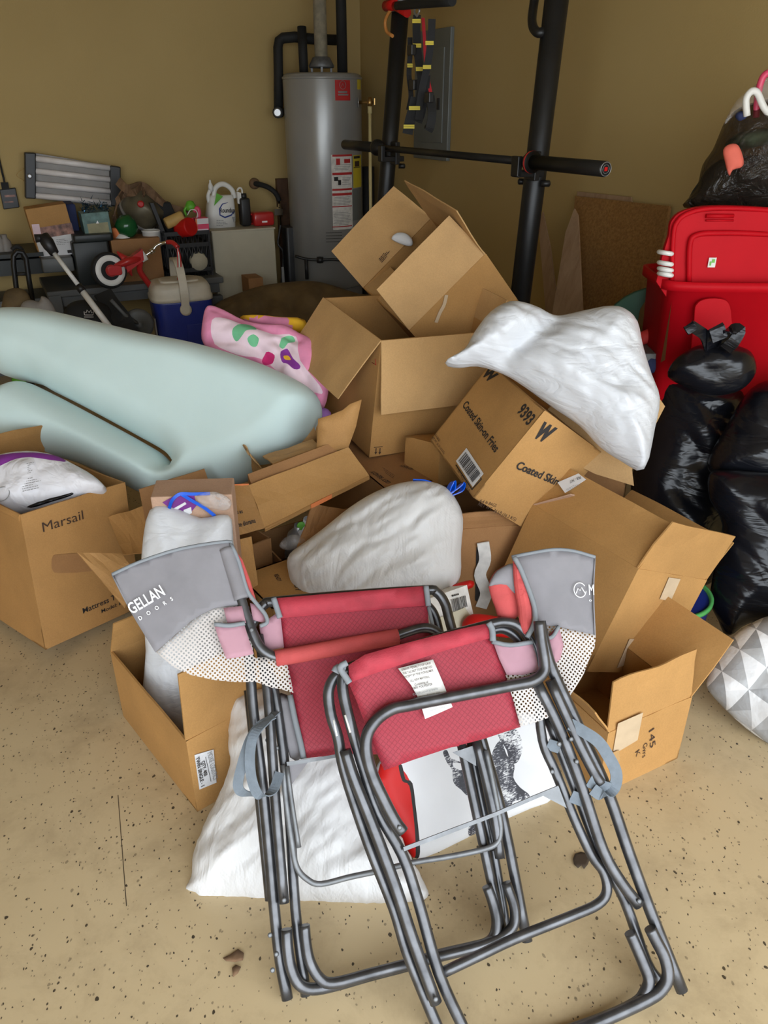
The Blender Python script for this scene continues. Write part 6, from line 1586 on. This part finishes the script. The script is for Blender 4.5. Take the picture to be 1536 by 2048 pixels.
# armrest sleeve and hanging pouch
tb([(452, 1098), (461, 1125), (474, 1165), (484, 1198)], .032, .016, name='arm_sleeve', mat='grey_canvas', nn=14)
po_ = [(224, 1149), (250, 1136), (281, 1123), (320, 1108), (363, 1097), (410, 1088), (454, 1083), (466, 1092), (480, 1135), (492, 1185), (486, 1209), (455, 1212), (430, 1216), (405, 1228), (382, 1242), (350, 1270), (312, 1304), (290, 1270), (262, 1222), (240, 1180)]
SPA = fl(po_, .036, 'grey_canvas', 'side_pouch', .004, res=.012, amp=.006, wf=9)
band([(224, 1149), (281, 1123), (363, 1097), (454, 1083), (463, 1090)], .040, .0035); band([(224, 1149), (262, 1222), (312, 1304)], .038, .0016, mat='grey_canvas')
band([(462, 1088), (478, 1125), (494, 1180), (512, 1206), (530, 1228), (534, 1245), (520, 1252)], .040, .0042)
fl([(470, 1100), (485, 1120), (500, 1160), (512, 1200), (500, 1200), (485, 1150)], .036, 'pale_red_canvas', 'pouch_lining', .003, res=.015)
P_k = PA+nA*.039
text_px('GELLAN', (264, 1229), (331, 1189), P_k+nA*.004, nA, 'white_ink', SPA, h=.023, bold=.015, name='pouch_lettering')
text_px('D    O    O    R    S', (280, 1241), (347, 1200), P_k+nA*.004, nA, 'white_ink', SPA, h=.008, bold=.01, name='pouch_lettering')
fl([(312, 1304), (350, 1270), (382, 1242), (405, 1228), (430, 1216), (455, 1212), (486, 1209), (500, 1260), (508, 1315), (545, 1315), (575, 1330), (584, 1370), (587, 1386), (560, 1378), (545, 1376), (512, 1364), (470, 1364), (428, 1360), (382, 1350), (346, 1334)], .030, 'white_mesh_fabric', 'mesh_pocket', .0012, res=.012, amp=.012, wf=11, seed=3)
fl([(428, 1249), (458, 1250), (488, 1247), (498, 1280), (508, 1308), (480, 1314), (453, 1318), (438, 1280)], .046, 'pink_canvas', 'pink_pocket', .003, res=.012, amp=.004)
fl([(447, 1216), (484, 1212), (492, 1246), (455, 1247)], .040, 'pink_canvas', 'pink_panel', .003, res=.012)
fl([(500, 1206), (512, 1210), (533, 1236), (528, 1246), (506, 1240)], .030, 'pink_canvas', 'pink_panel', .003, res=.012)
fl([(518, 1250), (560, 1222), (568, 1295), (535, 1302), (524, 1285)], .012, 'pink_canvas', 'pink_panel', .003, res=.012)
band([(428, 1248), (458, 1251), (490, 1246)], .050, .0045)
# seat frame and cross bar
tb([(566, 1530), (572, 1600), (583, 1680), (593, 1733), (615, 1759), (642, 1768), (700, 1754), (757, 1742), (826, 1725), (900, 1713), (970, 1698), (995, 1684), (1001, 1660), (998, 1630), (985, 1560), (972, 1500)], .020, .0055, name='seat_rail', mat='galvanised_steel')
fl([(573, 1524), (640, 1514), (690, 1505), (690, 1512), (640, 1521), (574, 1532)], .024, 'galvanised_steel', 'cross_bar', .004, amp=0, res=.05)
fl([(575, 1530), (616, 1524), (584, 1568)], .020, 'grey_canvas', 'gusset', .002, amp=0, res=.05)
tb([(574, 1532), (586, 1620), (598, 1695)], .024, .0045, mat='galvanised_steel', name='side_strut')
fl([(905, 1505), (950, 1490), (952, 1532)], .012, 'galvanised_steel', 'gusset', .002, amp=0, res=.05)
# floor bars
tb([(573, 1858), (575, 1895), (582, 1936), (598, 1968), (625, 1978), (670, 1970), (740, 1950), (813, 1931), (880, 1910), (940, 1896), (975, 1886), (990, 1868), (993, 1838), (984, 1800), (974, 1772)], .018, .0105, name='floor_bar')
tb([(609, 1850), (612, 1885), (620, 1923), (640, 1957), (668, 1966), (740, 1948), (813, 1929), (880, 1912), (960, 1892), (1006, 1872), (1028, 1848), (1028, 1812), (1012, 1765)], .024, .0100, name='floor_bar')
# rear straps
st([(548, 1432, .045), (520, 1450, .05), (500, 1480, .055), (484, 1530, .055), (476, 1570, .05), (486, 1586, .045), (512, 1588, .035)], .019, .04)
st([(553, 1424, .030), (530, 1446, .055), (508, 1470, .065), (500, 1510, .065), (504, 1560, .06), (520, 1592, .055), (545, 1582, .045), (560, 1545, .035)], .019, .05)
for x, y, k in ((568, 1800, .026), (553, 1496, .012), (535, 1480, .012), (503, 1260, .042), (502, 1285, .02)): bolt(x, y, k)
for x, y in ((545, 1940), (553, 1908), (540, 1870)): bolt(x, y, .009)

# ---------- chair B (front right)
CBc = thing('folding_chair', 'folded red camp chair in front at right, white care tag on its back', 'chair', 'folded red camp chairs')
PB_, nB = chairplane((905, 2075), (1364, 1984), .50/.65)
tb, fl, pil, st, bolt, band = chairfns(PB_, nB, CBc)
# left tubes
tb([(686, 1345), (668, 1356), (657, 1385), (662, 1430), (676, 1475), (689, 1543), (735, 1682), (787, 1815), (813, 1901), (847, 1987), (880, 2068)], -.010, .0105, name='leg')
tb([(697, 1340), (686, 1352), (687, 1390), (703, 1455), (729, 1543), (757, 1625), (804, 1708), (834, 1794), (877, 1944), (924, 2050), (930, 2064)], .004, .0105, name='leg')
tb([(690, 1500, .012), (706, 1550, .012), (745, 1650, .014), (790, 1770, .014), (826, 1880, .014), (872, 2006, .014)], 0, .0110)
# front handle tube, bend above the fabric
tb([(1078, 1242), (1082, 1280), (1089, 1325), (1086, 1345), (1066, 1362), (1024, 1371), (925, 1390), (822, 1410), (785, 1418), (755, 1438), (735, 1468), (733, 1505), (745, 1550), (768, 1600), (790, 1642), (806, 1664)], .038, .0110, name='arm_tube')
# top hoop
tb([(684, 1345), (700, 1334), (830, 1290), (975, 1250), (1010, 1244), (1036, 1252), (1056, 1275), (1072, 1310), (1076, 1380), (1085, 1480), (1112, 1546), (1150, 1640), (1183, 1710), (1207, 1744), (1214, 1781), (1196, 1808), (1138, 1834), (1028, 1878), (960, 1910), (886, 1945)], .000, .0095, name='back_frame')
tb([(980, 1262), (1005, 1258), (1030, 1272), (1048, 1300), (1060, 1350)], -.020, .0095, name='back_frame')
# right legs
tb([(1080, 1243), (1092, 1300), (1107, 1345), (1157, 1453), (1215, 1582), (1256, 1700), (1300, 1820), (1364, 1982)], .010, .0112, name='leg')
tb([(1074, 1366), (1119, 1457), (1165, 1577), (1206, 1700), (1245, 1768), (1278, 1810)], .016, .0108, name='leg')
tb([(1095, 1433), (1148, 1569), (1198, 1700), (1249, 1800), (1293, 1923), (1322, 1966)], -.008, .0100, name='leg')
tb([(1100, 1360, .024), (1150, 1470, .024), (1185, 1540, .024), (1202, 1567, .024)], 0, .0100)
tb([(1130, 1520, -.02), (1180, 1640, -.02), (1235, 1770, -.02)], 0, .0085)
# fabric
fabB = [(697, 1330), (730, 1309), (790, 1292), (862, 1273), (920, 1258), (978, 1246), (986, 1282), (1013, 1354), (1042, 1454), (970, 1478), (902, 1495), (830, 1518), (768, 1540), (742, 1480), (712, 1400), (697, 1366)]
fl(fabB, .014, 'red_ripstop', 'seat_back', .002, res=.02, amp=.008, wf=7, seed=2)
fl([(697, 1330), (730, 1309), (790, 1292), (862, 1273), (920, 1258), (978, 1246), (985, 1275), (900, 1298), (800, 1330), (740, 1350), (698, 1366)], .024, 'red_canvas', 'top_hem', .003, res=.02, amp=.003)
band([(694, 1325), (680, 1335), (690, 1352), (699, 1366)], .028, .006); band([(977, 1245), (984, 1258), (986, 1282)], .028, .006)
band([(670, 1345), (676, 1336), (690, 1340)], .016, .008)
# care tag
tg = [(796, 1337), (866, 1319), (886, 1365), (905, 1414), (878, 1426), (850, 1438), (838, 1398), (822, 1370)]
PTg = PB_+nB*.0255
TGo = fl(tg, .026, 'worn_white_paper', 'care_tag', .001, res=.015, amp=.002, label='worn white care tag')
for i, s in enumerate(('UNDER PENALTY OF LAW', 'THIS TAG NOT TO BE REMOVED', 'EXCEPT BY THE CONSUMER', 'ALL NEW MATERIAL', 'Consisting of', '100% POLYESTER')):
    y = 1342+i*7.4; ins = (0, 0, 0, 10, 16, 10)[i]; text_px(s, (803+i*2.6+ins, y), (862+i*2.6-ins, y-14+ins*.5), PTg+nB*.0035, nB, 'brown_ink', TGo, h=.0042, bold=.01, name='tag_print')
for s, a, b in (('Certification is made', (826, 1391), (876, 1379)), ('by the manufacturer that', (829, 1398), (880, 1386)), ('MADE IN CHINA', (862, 1424), (890, 1416))): text_px(s, a, b, PTg+nB*.0035, nB, 'grey_ink', TGo, h=.0042, name='tag_print')
# pink and mesh on the right of the seat back
fl([(986, 1284), (1020, 1288), (1063, 1283), (1072, 1310), (1078, 1342), (1045, 1350), (1013, 1350), (998, 1318)], .020, 'pink_canvas', 'pink_pocket', .003, res=.012)
band([(984, 1283), (1020, 1290), (1064, 1284)], .024, .0045)
fl([(1010, 1350), (1045, 1344), (1078, 1342), (1090, 1385), (1101, 1434), (1070, 1445), (1040, 1453), (1026, 1400)], .017, 'white_mesh_fabric', 'mesh_pocket', .0012, res=.012, amp=.005)
# side pouch
fl([(1024, 1114), (1057, 1107), (1107, 1099), (1148, 1102), (1190, 1114), (1187, 1184), (1190, 1270), (1155, 1262), (1119, 1254), (1085, 1250), (1062, 1230), (1040, 1170)], -.012, 'grey_canvas', 'side_pouch', .004, res=.014, amp=.006, wf=9)
band([(1024, 1114), (1057, 1107), (1107, 1099), (1148, 1102), (1190, 1114)], -.008, .0035); band([(1190, 1114), (1187, 1184), (1190, 1270)], -.009, .0016, mat='grey_canvas')
fl([(1085, 1250), (1119, 1254), (1155, 1262), (1190, 1270), (1188, 1296), (1168, 1346), (1138, 1391), (1118, 1370), (1100, 1335), (1092, 1290)], -.014, 'white_mesh_fabric', 'mesh_pocket', .0012, res=.012, amp=.008)
fl([(1094, 1277), (1118, 1252), (1127, 1290), (1120, 1318), (1104, 1332)], -.006, 'pink_canvas', 'pink_pocket', .003, res=.012)
fl([(1095, 1275), (1116, 1252), (1112, 1266), (1098, 1282)], -.003, 'red_canvas', 'red_lining', .003, res=.012); band([(1094, 1277), (1106, 1272), (1118, 1252)], -.0, .004)
PL_ = PB_+nB*-.006; cxy = onp(1160, 1180, PL_, nB); e1, e2, _ = basis(nB); mb = MB()
mb.tube([cxy+e1*.0125*math.cos(t)+e2*.0145*math.sin(t) for t in np.linspace(.5, 2*PI-.2, 24)], .0010, 6); mb.tube([cxy+e1*a+e2*b for a, b in ((-.009, -.006), (-.004, .004), (0, -.001), (.004, .005), (.010, -.008))], .0010, 6); mk('round_mountain_logo', mb, 'white_ink', CBc)
text_px('M', (1178, 1190), (1188, 1190), PL_, nB, 'white_ink', CBc, h=.022, name='pouch_lettering'); text_px('o', (1178, 1203), (1183, 1203), PL_, nB, 'white_ink', CBc, h=.006, name='pouch_lettering')
# folded arm pads
pil([(977, 1175), (985, 1150), (1000, 1136), (1030, 1127), (1040, 1160), (1044, 1215), (1030, 1238), (1000, 1240), (990, 1215)], -.020, 'pale_red_canvas', 'arm_pad', .015, .015, .03, seed=4)
pil([(977, 1172), (988, 1148), (1002, 1136), (1030, 1126), (1036, 1160), (1030, 1190), (1012, 1172), (990, 1170)], -.008, 'grey_canvas', 'arm_pad_cover', .012, .010, .03, seed=5)
pil([(1026, 1118), (1034, 1130), (1050, 1165), (1064, 1215), (1062, 1250), (1052, 1272), (1040, 1255), (1036, 1215), (1028, 1170)], .006, 'pale_red_canvas', 'arm_pad', .012, .010, .02, seed=6)
band([(1028, 1114), (1040, 1135), (1056, 1175), (1069, 1215), (1069, 1245), (1054, 1275)], .016, .005)
# cross bar and gussets
fl([(806, 1694), (900, 1658), (988, 1625), (1060, 1594), (1116, 1571), (1117, 1578), (1060, 1602), (988, 1633), (900, 1667), (808, 1702)], .020, 'galvanised_steel', 'cross_bar', .004, amp=0, res=.06)
fl([(1085, 1591), (1117, 1573), (1133, 1616)], .016, 'galvanised_steel', 'gusset', .002, amp=0, res=.05)
# floor bars
tb([(1260, 1865), (1272, 1892), (1288, 1930), (1298, 1960), (1290, 1985), (1270, 2008), (1200, 2040), (1100, 2080), (1000, 2110)], .018, .0108, name='floor_bar')
tb([(1300, 1856), (1313, 1882), (1329, 1914), (1336, 1949), (1325, 1976), (1293, 2000), (1190, 2047), (1090, 2088), (1000, 2120)], .026, .0112, name='floor_bar')
# straps
st([(1140, 1448, .03), (1165, 1462, .035), (1195, 1482, .04), (1215, 1510, .04), (1232, 1545, .035), (1228, 1575, .03), (1205, 1590, .03), (1185, 1578, .03)], .022, .03)
st([(1178, 1560), (1200, 1572), (1218, 1578)], .026, .026); st([(1140, 1450), (1160, 1462)], .026, .024)
st([(1095, 1488), (1120, 1496)], .022, .010); st([(1142, 1592), (1168, 1602)], .024, .012)
for x, y, k in ((1142, 1478, .03), (1153, 1523, .03), (1118, 1488, .03), (1278, 1802, .028), (1104, 1543, .012), (871, 1998, .028), (799, 1655, .05)): bolt(x, y, k)
for x0, y0, x1, y1, k in ((667, 1440, 674, 1472, -.001), (690, 1430, 701, 1465, .013)):
    mb = MB(); mb.tube([onp(x0, y0, PB_+nB*k, nB), onp(x1, y1, PB_+nB*k, nB)], .0022, 6); mk('worn_sticker', mb, 'worn_white_paper', CBc)
finalize()
